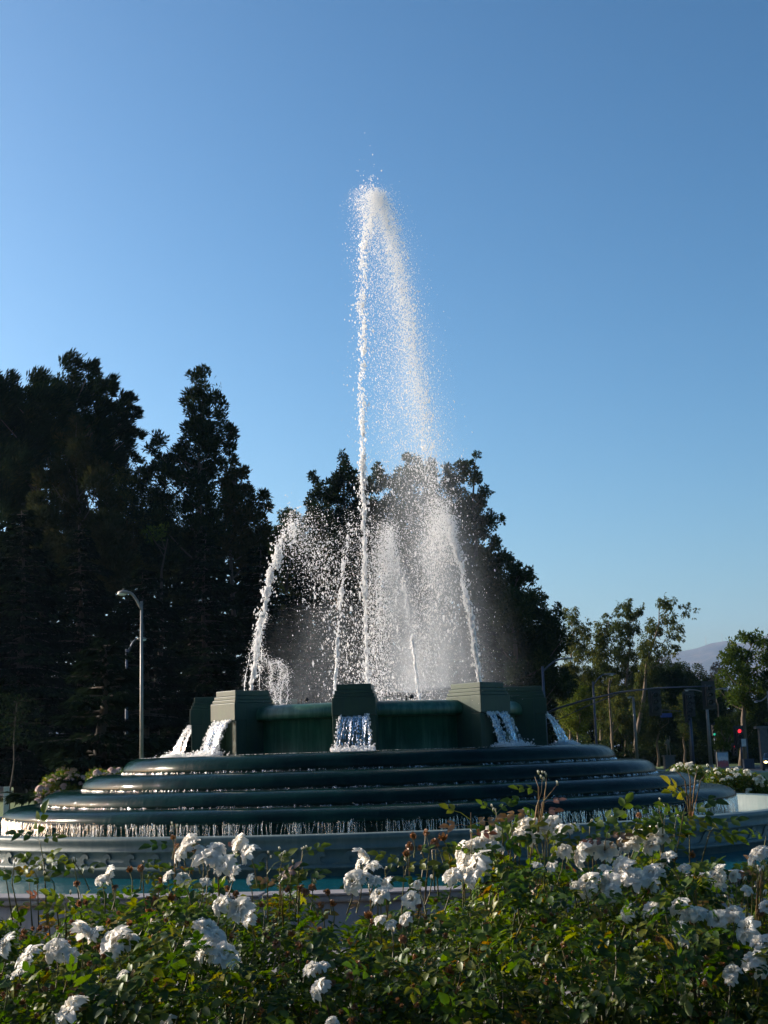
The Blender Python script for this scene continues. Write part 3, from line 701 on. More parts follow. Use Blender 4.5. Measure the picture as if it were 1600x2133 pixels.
def lobe_tree(name, label, bx, Z, lobes, mat, style='pine', bark=None, group=None, kd=1.0, thick=.8, limbs=True, trunk_r=.35, cat='tree', sparse=0., topx=None, inner=True):
    L, W, k, db, ow, rw, sq = STY[style]; m = mpp(Z); db = np.array(db)
    hz = at(bx, 1570, Z); base = np.array([hz[0], hz[1], 0.])
    e = empty(name, base, label, cat, group)
    lob = []
    cxm = np.mean([l[0] for l in lobes]); ys_ = [l[1] for l in lobes]; ytop = min(ys_)
    for (x, y, r) in lobes:
        half = max(abs(x-cxm)*.0+r, 1.0)
        wid = max([abs(l[0]-cxm)+l[2] for l in lobes if abs(l[1]-y) < 60] or [r])
        lim = math.sqrt(max(wid**2-(x-cxm)**2, r*r))*thick
        for rep in range(2 if inner and r > 12 else 1):
            dpt = (rng.uniform(-1, .4) if rep == 0 else rng.uniform(-.2, 1))*lim
            p = at(x+(rng.normal()*r*.25 if rep else 0), y+(abs(rng.normal())*r*.3 if rep else 0), Z); p = p+np.array([0, dpt*m, 0])
            lob.append((p-base, r*m*(1 if rep == 0 else .9)))
    Cs, Ds, Ls, Ws, Ts = [], [], [], [], []
    for p, r in lob:
        n = int(max(12, kd*k*math.pi*r*r/(.5*L*W)))
        # each lobe is itself a handful of tufts
        nt = max(3, int(6+r*5)); tc = unit(rng.normal(size=(nt, 3)))*(r*rng.uniform(.35, .92, nt))[:, None]; tc[:, 2] *= sq
        tr = r*rng.uniform(.22, .48, nt); ti = rng.integers(0, nt, n)
        u = unit(rng.normal(size=(n, 3))); q = tc[ti]+u*(tr[ti]*rng.random(n)**.45)[:, None]
        D = unit(db*1.0+u*ow+rng.normal(size=(n, 3))*rw*.6+unit(tc[ti])*.35)
        Cs.append(p+q); Ds.append(D); Ls.append(rng.uniform(.6, 1.3, n)*L); Ws.append(rng.uniform(.6, 1.3, n)*W)
        tt = rng.random(nt)[ti]*.55+rng.random(n)*.4; Ts.append(tt)
    C, D, L_, W_, T = map(np.concatenate, (Cs, Ds, Ls, Ws, Ts))
    if sparse:
        g = np.sin(C[:, 0]*2.1)+np.sin(C[:, 1]*2.4+1)+np.sin(C[:, 2]*2.7+2)+rng.normal(size=len(C))*.5; keep = g > -2+sparse*2
        C, D, L_, W_, T = C[keep], D[keep], L_[keep], W_[keep], T[keep]
    quadmesh('crown', leafquads(C, D, L_, W_), mat, e, T)
    # trunk and limbs
    zt = max(p[2] for p, r in lob); tx = at(topx if topx else lobes[int(np.argmin(ys_))][0], ytop, Z)-base
    b = MB(); pts = []; ns = 9
    for i in range(ns):
        s = i/(ns-1); pts.append((tx[0]*s**1.3+.25*math.sin(i*1.7+bx)*(.2+s), .3*math.sin(i*2.1+bx)*s, zt*s*.96-.1*(i == 0)))
    pts[0] = (0, 0, -.1); b.tube(pts, [trunk_r*(1.35-.3*min(i, 1))*(1-.88*i/(ns-1)) for i in range(ns)], 9)
    tp = np.array(pts)
    if limbs:
        for p, r in lob:
            if random.random() < .55 and p[2] > 1:
                z0 = max(.5, p[2]-abs(p[0]-np.interp(p[2], tp[:, 2], tp[:, 0]))*.55-r*.6-.4); z0 = min(z0, zt*.92)
                a = np.array([np.interp(z0, tp[:, 2], tp[:, 0]), np.interp(z0, tp[:, 2], tp[:, 1]), z0])
                mid = (a+p)/2+np.array([random.gauss(0, .15), random.gauss(0, .15), -.12*np.linalg.norm(p-a)])
                rr = trunk_r*.30*(1-z0/(zt*1.15))+.03
                b.tube([a, a*.6+mid*.4+[0, 0, -.05], mid, p], [rr, rr*.8, rr*.6, rr*.25], 5, False)
    b.build('trunk', bark or m_bark, e, True)
    return e
def cedar(label, bx, Z, ytop, halfw_px, mat, seed, ybot=1560, group='dark cedars behind the fountain', droop=.12):
    """layered cedar: whorls of nearly level branches carrying flat sprays"""
    rs = np.random.default_rng(seed); m = mpp(Z); hz = at(bx, 1570, Z); base = np.array([hz[0], hz[1], 0.])
    e = empty('cedar_tree', base, label, 'tree', group)
    H = at(bx, ytop, Z)[2]; HW = halfw_px*m; Cs, Ds, Ls, Ws, Ts, Ns = [], [], [], [], [], []
    b = MB(); b.tube([(.2*math.sin(i+seed), .2*math.cos(i*1.3+seed), H*i/8-.1) for i in range(9)], [.42*(1-.93*i/8) for i in range(9)], 9)
    z = .07*H
    quads = []
    while z < H*.985:
        f = z/H; ln = HW*(1-f)**.75*(.55+.45*min(1, f/.15)) + .3; nb = int(rs.integers(5, 8))
        a0 = rs.uniform(0, 6.28)
        for j in range(nb):
            a_ = a0+2*math.pi*j/nb+rs.normal()*.2; l = ln*rs.uniform(.6, 1.12); zz = z+rs.normal()*.15
            d = np.array([math.cos(a_), math.sin(a_), 0]); s_ = np.array([-d[1], d[0], 0]); rise = rs.uniform(-.02, .10)
            P = lambda t_: np.array([0, 0, zz])+d*(l*t_)[..., None] + np.array([0, 0, 1])*((rise*l*t_-droop*l*t_**2.2))[..., None]
            tt = np.array([0, .35, .7, 1.]); b.tube(P(tt), [.10*(1-f)+.03, .06*(1-f)+.025, .04, .015], 4, False)
            n = int(26+l*l*16); t_ = rs.random(n)**.6*.92+.1; w = (.34*l*(1-t_)**.5+.16*l*.4)
            off = rs.uniform(-1, 1, n); c = P(t_)+s_*(off*w)[:, None]; c[:, 2] += rs.normal(size=n)*.06-.10*np.abs(off)*w
            D = unit(d*.8+s_*(np.sign(off)*.8*np.abs(off)**.5)[:, None]+rs.normal(size=(n, 3))*.25+np.array([0, 0, -.18]))
            L = rs.uniform(.28, .60, n); W = rs.uniform(.12, .24, n)
            side = unit(np.cross(D, np.array([0, 0, 1.])+rs.normal(size=(n, 3))*.35)); mid = c+D*(L*.5)[:, None]
            V = np.stack([c, mid+side*(W*.5)[:, None], c+D*L[:, None]-np.array([0, 0, .08]), mid-side*(W*.5)[:, None]], 1); quads.append(V)
            Ts.append(np.full(n, rs.random()*.5)+rs.random(n)*.45)
        z += rs.uniform(.45, .85)*(1-.35*f)*1.2
    quadmesh('crown', np.concatenate(quads), mat, e, np.concatenate(Ts)); b.build('trunk', m_bark, e, True)
    return e

GT = 'tall dark trees left of the jets'
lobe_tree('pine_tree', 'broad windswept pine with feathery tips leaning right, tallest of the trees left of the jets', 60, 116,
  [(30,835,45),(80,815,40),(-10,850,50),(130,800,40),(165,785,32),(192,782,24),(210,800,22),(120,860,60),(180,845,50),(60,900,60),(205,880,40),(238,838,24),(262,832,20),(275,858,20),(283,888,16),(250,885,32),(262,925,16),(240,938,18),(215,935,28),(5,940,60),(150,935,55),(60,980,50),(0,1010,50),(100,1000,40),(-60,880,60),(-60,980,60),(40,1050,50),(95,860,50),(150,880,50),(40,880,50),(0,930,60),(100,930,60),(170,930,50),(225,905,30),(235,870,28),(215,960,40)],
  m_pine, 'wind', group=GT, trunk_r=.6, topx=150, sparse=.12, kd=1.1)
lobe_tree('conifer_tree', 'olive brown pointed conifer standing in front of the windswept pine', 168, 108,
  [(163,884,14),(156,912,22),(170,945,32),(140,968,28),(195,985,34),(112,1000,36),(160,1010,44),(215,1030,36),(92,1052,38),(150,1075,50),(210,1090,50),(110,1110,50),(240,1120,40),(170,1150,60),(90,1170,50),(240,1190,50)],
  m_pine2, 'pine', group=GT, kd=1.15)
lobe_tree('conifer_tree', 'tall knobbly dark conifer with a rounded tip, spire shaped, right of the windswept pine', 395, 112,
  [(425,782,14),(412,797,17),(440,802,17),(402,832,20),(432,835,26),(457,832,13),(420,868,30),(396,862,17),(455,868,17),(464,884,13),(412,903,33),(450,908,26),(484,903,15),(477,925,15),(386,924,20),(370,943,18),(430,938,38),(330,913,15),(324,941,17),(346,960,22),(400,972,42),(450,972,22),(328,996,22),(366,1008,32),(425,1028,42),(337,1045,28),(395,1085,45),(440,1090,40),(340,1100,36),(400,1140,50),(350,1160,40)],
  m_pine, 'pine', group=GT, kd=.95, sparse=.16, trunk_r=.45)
lobe_tree('conifer_tree', 'brownish round topped conifer right of the tall spire shaped one', 485, 114,
  [(485,960,13),(478,983,20),(500,986,18),(490,1016,28),(468,1020,18),(511,1030,20),(485,1058,36),(532,1040,18),(546,1030,13),(550,1054,13),(520,1078,32),(468,1090,38),(545,1084,18),(500,1118,48),(548,1110,22),(450,1140,40),(520,1150,40)],
  m_pine2, 'pine', group=GT, kd=1.0, sparse=.08)
lobe_tree('broadleaf_tree', 'dark green bushy tree filling the gap between the windswept pine and the spire', 290, 118,
  [(258,985,22),(292,975,16),(312,990,18),(280,1022,36),(238,1040,36),(320,1040,30),(270,1080,50),(330,1100,40),(220,1110,50),(290,1150,60),(350,1160,50)],
  m_broad, 'fine', group=GT)
lobe_tree('broadleaf_tree', 'small round dark tree top between the two tall tree groups, left of the tallest jet', 598, 124,
  [(602,1070,17),(590,1082,14),(615,1078,12),(592,1106,28),(562,1118,26),(622,1118,28),(600,1150,40),(560,1170,40),(640,1170,40)],
  m_broad, 'fine', group=GT)
lobe_tree('broadleaf_tree', 'yellowish green tree crown glowing faintly among the dark cedars behind the street lamp', 320, 104,
  [(300,1114,11),(312,1108,12),(328,1106,12),(346,1102,11),(320,1124,12),(338,1120,10)], m_bright, 'fine', group=GT, kd=.35, sparse=.25)
GC = 'dark trees behind the jets'
lobe_tree('conifer_tree', 'dark knobbly conifer left of the tallest jet, behind the scattered drops', 700, 132,
  [(716,962,13),(721,984,20),(702,1000,23),(740,1000,18),(661,1003,17),(655,1036,20),(690,1034,28),(648,1072,18),(728,1048,38),(690,1080,40),(755,1010,16),(760,1060,30),(660,1110,34),(720,1120,50),(770,1120,40),(640,1150,40),(700,1180,60)],
  m_pine, 'broad', group=GC, trunk_r=.5)
lobe_tree('broadleaf_tree', 'tall dark tree straight behind the falling mist of the tallest jet', 850, 136,
  [(790,985,14),(781,1008,28),(811,1000,18),(851,968,16),(876,970,20),(860,998,33),(898,968,12),(890,1000,26),(830,1040,44),(900,1050,50),(780,1060,40),(850,1110,60),(920,1110,50),(790,1130,50),(860,1180,70)],
  m_broad, 'broad', group=GC, trunk_r=.5, sparse=.08)
lobe_tree('broadleaf_tree', 'dark tree with ragged stepped right side, behind the rightmost jet', 985, 134,
  [(990,953,9),(976,970,15),(960,984,20),(936,1000,22),(930,975,12),(986,998,16),(1010,1028,15),(990,1040,24),(955,1048,40),(1020,1076,17),(1034,1092,11),(1000,1098,33),(1028,1128,17),(950,1120,50),(1018,1160,38),(960,1190,60),(1055,1162,18),(1000,1230,60)],
  m_broad, 'broad', group=GC, trunk_r=.5)
lobe_tree('broadleaf_tree', 'lower dark tree sloping down to the right of the one behind the rightmost jet', 1075, 128,
  [(1070,1175,16),(1076,1190,18),(1094,1200,16),(1105,1215,12),(1060,1220,38),(1108,1250,23),(1070,1275,48),(1130,1274,18),(1154,1272,12),(1146,1300,24),(1100,1330,55),(1040,1320,50),(1160,1340,30),(1120,1390,50),(1160,1420,40)],
  m_broad, 'broad', group=GC, trunk_r=.4)
# big cedars whose level branches fill the dark lower left
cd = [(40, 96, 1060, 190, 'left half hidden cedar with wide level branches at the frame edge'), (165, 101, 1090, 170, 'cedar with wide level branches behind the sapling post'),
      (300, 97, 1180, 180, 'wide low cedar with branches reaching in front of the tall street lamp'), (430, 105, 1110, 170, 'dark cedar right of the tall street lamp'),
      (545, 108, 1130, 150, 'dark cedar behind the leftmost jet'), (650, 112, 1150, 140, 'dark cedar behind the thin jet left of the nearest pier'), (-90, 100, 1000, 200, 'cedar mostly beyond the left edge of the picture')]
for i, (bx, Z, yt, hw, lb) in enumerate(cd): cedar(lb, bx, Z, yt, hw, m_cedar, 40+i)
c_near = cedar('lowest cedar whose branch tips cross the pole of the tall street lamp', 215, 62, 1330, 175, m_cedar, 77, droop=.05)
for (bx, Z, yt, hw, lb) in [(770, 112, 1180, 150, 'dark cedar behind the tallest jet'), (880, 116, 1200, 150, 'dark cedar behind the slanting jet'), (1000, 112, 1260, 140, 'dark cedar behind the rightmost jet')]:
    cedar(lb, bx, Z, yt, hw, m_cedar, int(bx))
# eucalyptus group on the right, airy crowns with pale limbs
GE = 'airy eucalyptus trees right of the fountain'
lobe_tree('eucalyptus_tree', 'leftmost airy eucalyptus, narrow crown next to the dark slope of trees', 1190, 168,
  [(1190,1276,15),(1186,1300,20),(1176,1330,18),(1200,1345,28),(1196,1380,30),(1220,1318,14),(1222,1300,12),(1214,1420,30),(1190,1450,30),(1180,1410,26),(1200,1490,34),(1170,1475,26)], m_euc, 'euc', m_palebark, GE, kd=1.25, sparse=.16, trunk_r=.25)
lobe_tree('eucalyptus_tree', 'eucalyptus with two small round tops, second from the dark trees', 1250, 172,
  [(1264,1284,11),(1260,1308,20),(1245,1322,16),(1240,1345,26),(1272,1345,22),(1256,1380,30),(1232,1400,26),(1280,1400,26),(1250,1440,34),(1235,1475,30),(1265,1500,34)], m_euc, 'euc', m_palebark, GE, kd=1.25, sparse=.16, trunk_r=.25)
lobe_tree('eucalyptus_tree', 'eucalyptus with the rounded crown in the middle of the airy group', 1305, 166,
  [(1310,1254,12),(1298,1270,16),(1318,1276,18),(1332,1270,12),(1290,1296,20),(1314,1310,24),(1280,1330,16),(1300,1350,28),(1322,1380,28),(1290,1400,30),(1330,1420,26),(1300,1450,30),(1320,1480,32),(1290,1510,34)], m_euc, 'euc', m_palebark, GE, kd=1.3, sparse=.16, trunk_r=.28)
lobe_tree('eucalyptus_tree', 'leaning eucalyptus reaching far right over the mountain, with bare pale forked limbs', 1322, 160,
  [(1384,1249,15),(1370,1256,11),(1398,1262,13),(1392,1288,16),(1404,1280,9),(1370,1300,22),(1420,1264,9),(1434,1272,8),(1446,1270,6),(1424,1284,8),(1444,1284,6),(1352,1328,24),(1398,1318,19),(1415,1326,10),(1352,1358,24),(1386,1354,16),(1404,1346,11),(1376,1372,12),(1410,1352,8),(1396,1368,8),(1345,1392,20),(1340,1420,24),(1355,1445,24),(1330,1460,26)], m_euc, 'euc', m_palebark, GE, kd=1.15, sparse=.16, trunk_r=.34, topx=1375)
# right edge trees
GR = 'green trees at the right edge'
lobe_tree('broadleaf_tree', 'yellow green tree at the right edge in front of the mountain', 1545, 140,
  [(1532,1345,16),(1520,1362,16),(1552,1328,14),(1566,1324,14),(1582,1332,16),(1600,1338,18),(1516,1385,16),(1548,1368,26),(1580,1372,28),(1612,1372,30),(1530,1408,26),(1565,1418,34),(1600,1425,36),(1540,1450,30),(1580,1470,36),(1515,1430,16)],
  m_bright, 'broad', m_palebark, GR, kd=.7, sparse=.2)
lobe_tree('broadleaf_tree', 'tree mostly beyond the right edge, darker than its neighbour', 1625, 132,
  [(1620,1360,24),(1650,1380,40),(1612,1410,24),(1640,1440,50),(1610,1480,36),(1660,1520,50)], m_broad, 'broad', m_palebark, GR, kd=.9)
lobe_tree('bare_tree', 'small greyish bare twiggy tree between the dark treetops and the yellow green tree', 1496, 158,
  [(1492,1388,11),(1485,1398,10),(1500,1400,12),(1494,1415,14),(1508,1412,9)], m_leaf('grey_dry_twigs', [(0, (.06, .05, .05)), (1, (.12, .10, .09))], .1, .02), 'fine', m_palebark, GR, kd=.5, trunk_r=.14)
tops = [(1352, 1402, 26), (1385, 1398, 26), (1418, 1402, 26), (1450, 1408, 24), (1478, 1425, 24)]
for i, (x, y, r) in enumerate(tops):
    lobe_tree('broadleaf_tree', ['dense dark tree under the leaning eucalyptus', 'dense dark round tree just right of the eucalyptus limbs', 'dense dark tree at the middle of the low dark row', 'dense dark tree left of the small bare tree', 'dense dark tree straight under the small bare tree'][i],
      x, 178+i*3, [(x, y, r), (x-20, y+22, r), (x+18, y+20, r), (x-8, y+55, 36), (x+14, y+60, 34), (x-12, y+100, 38), (x+16, y+105, 38), (x, y+140, 36)], m_broad, 'fine', m_bark, 'low row of dense dark trees below the mountain', kd=1.0)
# mid green trees and shrubs catching some light near the junction
sm = [(1205, 156, [(1205,1440,22),(1190,1465,24),(1222,1470,26),(1205,1500,34)], m_bright, 'sunlit yellow green tree low behind the far right pier'),
      (1275, 150, [(1275,1425,18),(1262,1448,20),(1290,1450,22),(1272,1478,26),(1300,1495,24)], m_euc, 'light green tree with a pale forked trunk behind the small lamp'),
      (1370, 152, [(1370,1455,16),(1356,1478,18),(1386,1480,20),(1370,1510,28),(1352,1535,22)], m_broad, 'dark shrubby tree behind the blue street sign'),
      (1425, 150, [(1425,1460,14),(1412,1485,18),(1440,1490,18),(1424,1520,24)], m_euc, 'dull green tree between the blue sign and the steel pole'),
      (1508, 136, [(1506,1500,14),(1498,1522,16),(1520,1524,14),(1506,1548,18)], m_bright, 'small bright green tree beside the traffic signal'),
      (1548, 150, [(1548,1480,22),(1530,1505,24),(1568,1510,26),(1550,1545,30)], m_broad, 'dark green tree behind the red traffic light')]
for bx, Z, lb, mt, lab_ in sm: lobe_tree('small_tree', lab_, bx, Z, lb, mt, 'fine', m_palebark, 'small trees at the junction', kd=.65, sparse=.15, trunk_r=.16)
fk = empty('dead_tree', at(1270, 1440, 147)*np.array([1, 1, 0]), 'pale bare forked trunk catching the sun below the small street lamp head', 'tree')
q0 = np.array(fk.location); qs = [at(1268, 1436, 147)-q0, at(1271, 1424, 147)-q0, at(1276, 1411, 147)-q0, at(1269, 1412, 147)-q0]
MB().tube([(0, 0, 0), (qs[0]*[.5, 1, .5]), qs[0], qs[1], qs[2]], [.13, .12, .10, .07, .04], 7).tube([qs[0], (qs[1]+qs[3])/2, qs[3]], [.09, .06, .035], 6).build('trunk', m_palebark, fk, True)

# far wood behind everything: one dark mass
def wood(name, label, spans, mat, style='fine'):
    L, W = .8, .42; V_, T_ = [], []
    for (x0, x1, y0, y1, Z) in spans:
        m = mpp(Z); n = int((x1-x0)*(1600-y0)*m*m*8.0/(.5*L*W)); px = rng.uniform(x0, x1, n)
        top_ = y0+(y1-y0)*(px-x0)/(x1-x0)+10*np.sin(px*.045)+7*np.sin(px*.11+1)
        py = top_+(1595-top_)*rng.random(n)**1.1
        d = fwd[None]+((px-CX)/FPX)[:, None]*c_r[None]-((py-CY)/FPX)[:, None]*c_u[None]
        P = CAMP+d*((Z+rng.uniform(-3, 5, n))/d[:, 1])[:, None]; P[:, 2] = np.maximum(P[:, 2], .1)
        cl = np.sin(P[:, 0]*.9)+np.sin(P[:, 2]*1.1+P[:, 0]*.4)
        P[:, 1] += cl*1.2
        V_.append(leafquads(P, unit(rng.normal(size=(n, 3))+[0, 0, .3]), rng.uniform(.6, 1.2, n)*L, rng.uniform(.6, 1.2, n)*W)); T_.append(np.clip(.3+.2*cl+rng.normal(size=n)*.15, 0, .95))
    o = quadmesh(name, np.concatenate(V_), mat, None, np.concatenate(T_)); tag(o, label, 'wood', kind='stuff')
wood('woods', 'dark mass of trees closing the view behind the fountain', [(-350, 70, 960, 1010, 132), (-250, 560, 1110, 1130, 128), (560, 1040, 1110, 1150, 142), (1040, 1150, 1230, 1290, 142), (1120, 1330, 1400, 1440, 182), (1330, 1750, 1450, 1470, 196)], m_pine)
def added_wood_behind():
    # added trees out of view behind the camera: darken stone reflections, block sky fill
    n = 80000; X = rng.uniform(-70, 75, n); H = 19+3*np.sin(X*.23)+2*np.sin(X*.61+1); z = H*rng.random(n)**.75; P = np.stack([X, -60+rng.uniform(-3, 3, n)+np.sin(X*.9+z), z], -1)
    o = quadmesh('woods', leafquads(P, unit(rng.normal(size=(n, 3))), rng.uniform(.5, .9, n), rng.uniform(.25, .45, n)), m_broad, None, rng.random(n)); tag(o, 'added unseen row of trees behind the camera, darkening reflections and sky fill', 'wood', kind='stuff')
added_wood_behind()
# low clipped shrubs under the trees on the far side of the junction
def undergrowth():
    n = 26000; px = rng.uniform(1130, 1700, n); Zu = rng.uniform(158, 166, n); d = fwd[None]+((px-CX)/FPX)[:, None]*c_r[None]
    X = (d[:, 0]/d[:, 1])*Zu; P = np.stack([X, Zu-30, rng.random(n)**1.3*(2.4+np.sin(X*.8)+.8*np.sin(X*2.1))], -1)
    o = quadmesh('undergrowth', leafquads(P, unit(rng.normal(size=(n, 3))+[0, 0, .5]), rng.uniform(.25, .5, n), rng.uniform(.12, .25, n)), m_broad, None, rng.random(n))
    tag(o, 'low tangled shrubs under the trees on the far side of the junction', 'shrubs', kind='stuff')
undergrowth()

# ------------------------------------------------------------ street lamps and signals
def lamp(name, label, bx, ytop, Z, arm, headw, mat, rise=0., twin=False, r=.11, lean=0):
    """pole with a curved arm; arm = signed px length of the arm, rise = px it climbs above the pole top"""
    p = at(bx, ytop, Z); e = empty(name, (p[0], p[1], 0), label, 'street lamp', 'street lamps round the fountain'); m = mpp(Z)
    H = p[2]; b = MB(); b.tube([(0, 0, -.05), (0, 0, .35)], [r*1.8, r*1.7], 12).tube([(0, 0, .3), (0, 0, H*.5), (0, 0, H)], [r*1.25, r, r*.75], 12); b.build('pole', mat, e, True)
    for sgn in ((1, -1) if twin else (1,)):
        L = arm*m*sgn; U = rise*m; pts = [(L*s, 0, H-.35+(U+.35)*math.sin(s*math.pi/2)) for s in np.linspace(0, 1, 8)]
        MB().tube(pts, [.055]*8, 8).build('arm', mat, e, True)
        hd = MB(); s_ = 1 if L > 0 else -1; w = abs(headw*m)
        n = 9; prof = [(x, .16*math.sin(math.pi*min(1, x*.9+.12))**.6) for x in np.linspace(0, 1, n)]
        hd.tube([(L+s_*w*x, 0, H+U+.01+.02*x) for x, _ in prof], [max(.03, q) for _, q in prof], 10)
        bmesh.ops.scale(hd.b, vec=(1, 1.1, .55), space=Matrix.Translation((0, 0, -(H+U))), verts=hd.b.verts)
        h = hd.build('lamp_head', m_metalpole, e, True)
        MB().ball((L+s_*w*.58, 0, H+U-.05), .13, 12, 6, (1.5, 1, .6)).build('lamp_glass', m_lens, h, True)
        MB().tube([(L+s_*w*.45, 0, H+U+.07), (L+s_*w*.45, 0, H+U+.16)], .03, 6).build('photocell', m_black, h, True)
    return e
lamp('street_lamp', 'tall grey street lamp left of the fountain, its curved arm reaching left', 295, 1252, 54, -28, -22, m_metalpole, 19, r=.068)
lamp('street_lamp', 'shorter bluish street lamp standing behind the tall grey one', 264, 1352, 78, 22, 20, m_bluepole, 20, r=.085)
lamp('street_lamp', 'bluish street lamp behind the far right pier, arm reaching right', 1130, 1388, 92, 42, 24, m_bluepole, 14, r=.10)
lamp('street_lamp', 'dim thin street lamp right of the bluish one, arm reaching right', 1235, 1420, 118, 25, 24, m_bluepole, 14, r=.10)
lamp('street_lamp', 'sunlit lamp post with a small pale head pointing left, beside the traffic signal arm', 1319, 1452, 140, -3, -9, m_metalpole, 0, r=.14)
lamp('street_lamp', 'tall sunlit steel pole with two lamp heads, right of the blue street sign', 1470, 1436, 130, 30, 16, m_metalpole, 0, twin=True, r=.15)
lamp('street_lamp', 'pale pole at the far right edge behind the traffic light', 1599, 1440, 128, -20, -10, m_metalpole, -20, r=.10)
def pole(name, label, cat, bx, ytop, Z, mat, r=.1):
    p = at(bx, ytop, Z); e = empty(name, (p[0], p[1], 0), label, cat); MB().tube([(0, 0, 0), (0, 0, p[2])], [r*1.2, r*.9], 10).build('pole', mat, e, True); return e, p
# long curved signal mast arm
Zm = 112; e, p = pole('signal_mast', 'long curved traffic signal mast arm stretching right from behind the fountain', 'traffic signal', 1128, 1470, Zm, m_bluepole, .13)
o0 = np.array([p[0], p[1], 0])
arm = [at(1128, 1490, Zm), at(1160, 1476, Zm-2), at(1220, 1458, Zm-5), at(1290, 1442, Zm-9), at(1370, 1433, Zm-13), at(1482, 1429, Zm-18)]
MB().tube([a-o0 for a in arm], [.10, .09, .08, .07, .055, .04], 8).build('arm', m_bluepole, e, True)
st = [at(1130, 1512, Zm), at(1165, 1498, Zm-2), at(1220, 1472, Zm-5), at(1290, 1444, Zm-9)]
MB().tube([a-o0 for a in st], [.035]*4, 6).build('brace', m_bluepole, e, True)
def signal_head(parent, c, o0, lit=None, s=1.0, horizontal=False, nm='signal_head'):
    c = np.array(c)-o0; b = MB(); b.box(c[0]-.19*s, c[0]+.19*s, c[1]-.12*s, c[1]+.12*s, c[2]-.55*s, c[2]+.55*s)
    h = b.build(nm, m_black, parent, bevel=.02)
    MB().box(c[0]-.34*s, c[0]+.34*s, c[1]+.122*s, c[1]+.135*s, c[2]-.72*s, c[2]+.72*s).build('backplate', m_black, h)
    for i, nm_ in enumerate(('red', 'amber', 'green')):
        z = c[2]+(.36-.36*i)*s; mt = {'red': m_red, 'green': m_green}.get(nm_) if lit == nm_ else m_glass
        MB().ball((c[0], c[1]-.125*s, z), .13*s, 12, 6, (1, .35, 1)).build('lens', mt, h, True)
        pts = [(c[0]+.15*s*math.cos(a_), c[1]-.13*s, z+.15*s*math.sin(a_)) for a_ in np.linspace(-.3, math.pi+.3, 9)]
        b = MB()
        for (x0, y0, z0), (x1, y1, z1) in zip(pts, pts[1:]):
            vs = [b.b.verts.new(v) for v in ((x0, y0, z0), (x1, y1, z1), (x1, y1-.18*s, z1-.03), (x0, y0-.18*s, z0-.03))]; b.b.faces.new(vs)
        b.build('visor', m_black, h)
    return h
for (x, y, k) in ((1478, 1448, 0), (1365, 1462, 1)): signal_head(e, at(x, y, Zm-17 if k == 0 else Zm-13), o0, s=1.35)
e2, p2 = pole('signal_post', 'thin grey post carrying a dark signal head, left of the tall steel pole', 'traffic signal', 1438, 1496, 126, m_bluepole, .13)
o2 = np.array([p2[0], p2[1], 0]); signal_head(e2, at(1436, 1466, 126), o2, s=1.6); signal_head(e2, at(1434, 1490, 126), o2, s=.9)
e3, p3 = pole('traffic_light', 'traffic light showing bright red at the right of the junction', 'traffic light', 1541, 1520, 126, m_bluepole, .08)
o3 = np.array([p3[0], p3[1], 0]); signal_head(e3, at(1539, 1534, 126)-np.array([0, .15, 0]), o3, 'red', 1.35); signal_head(e3, at(1531, 1561, 128), o3, 'red', .8)
e4, p4 = pole('traffic_light', 'traffic light showing dim green beside the tall steel pole', 'traffic light', 1487, 1515, 140, m_bluepole, .07)
o4 = np.array([p4[0], p4[1], 0]); signal_head(e4, at(1487, 1522, 140), o4, 'green', 1.0)
# blue street name sign hanging from a thin arm
e5, p5 = pole('street_sign', 'blue street name plate hanging from a thin arm left of the grey posts', 'street sign', 1432, 1478, 150, m_bluepole, .08)
o5 = np.array([p5[0], p5[1], 0]); a5_, b5_ = at(1432, 1482, 150)-o5, at(1362, 1478, 150)-o5
MB().tube([a5_, (a5_+b5_)/2, b5_], [.06, .05, .04], 6).build('arm', m_bluepole, e5, True)
m_blue = simple('blue_sign_enamel', (.015, .05, .30), (.012, .04, .24), .4, 4, .0)
c5 = at(1388, 1490, 150)-o5; MB().box(c5[0]-.62, c5[0]+.62, c5[1]-.02, c5[1]+.02, c5[2]-.22, c5[2]+.22).build('plate', m_blue, e5, bevel=.01)
for dx in (-.45, .45): MB().tube([(c5[0]+dx, c5[1], c5[2]+.2), (c5[0]+dx, c5[1], c5[2]+.62)], .02, 5).build('hanger', m_bluepole, e5)
# small white sign on a post
e6, p6 = pole('notice_sign', 'small pale sign on a thin post right of the red traffic light', 'sign', 1555, 1538, 122, m_bluepole, .05)
c6 = at(1549, 1547, 122)-np.array([p6[0], p6[1], 0]); MB().box(c6[0]-.2, c6[0]+.2, c6[1]-.07, c6[1]-.04, c6[2]-.33, c6[2]+.33).build('plate', m_post, e6, bevel=.01)
c7 = at(1588, 1518, 120); g7 = empty('gate_pillar', (c7[0], c7[1], 0), 'pale stone capped pillar at the right edge behind the cars', 'pillar')
MB().box(-.35, .35, -.3, .3, 0, c7[2]).build('shaft', m_dimstone, g7, bevel=.02); MB().box(-.65, .65, -.4, .4, c7[2]+.002, c7[2]+.22).build('cap', m_dimstone, g7, bevel=.03)
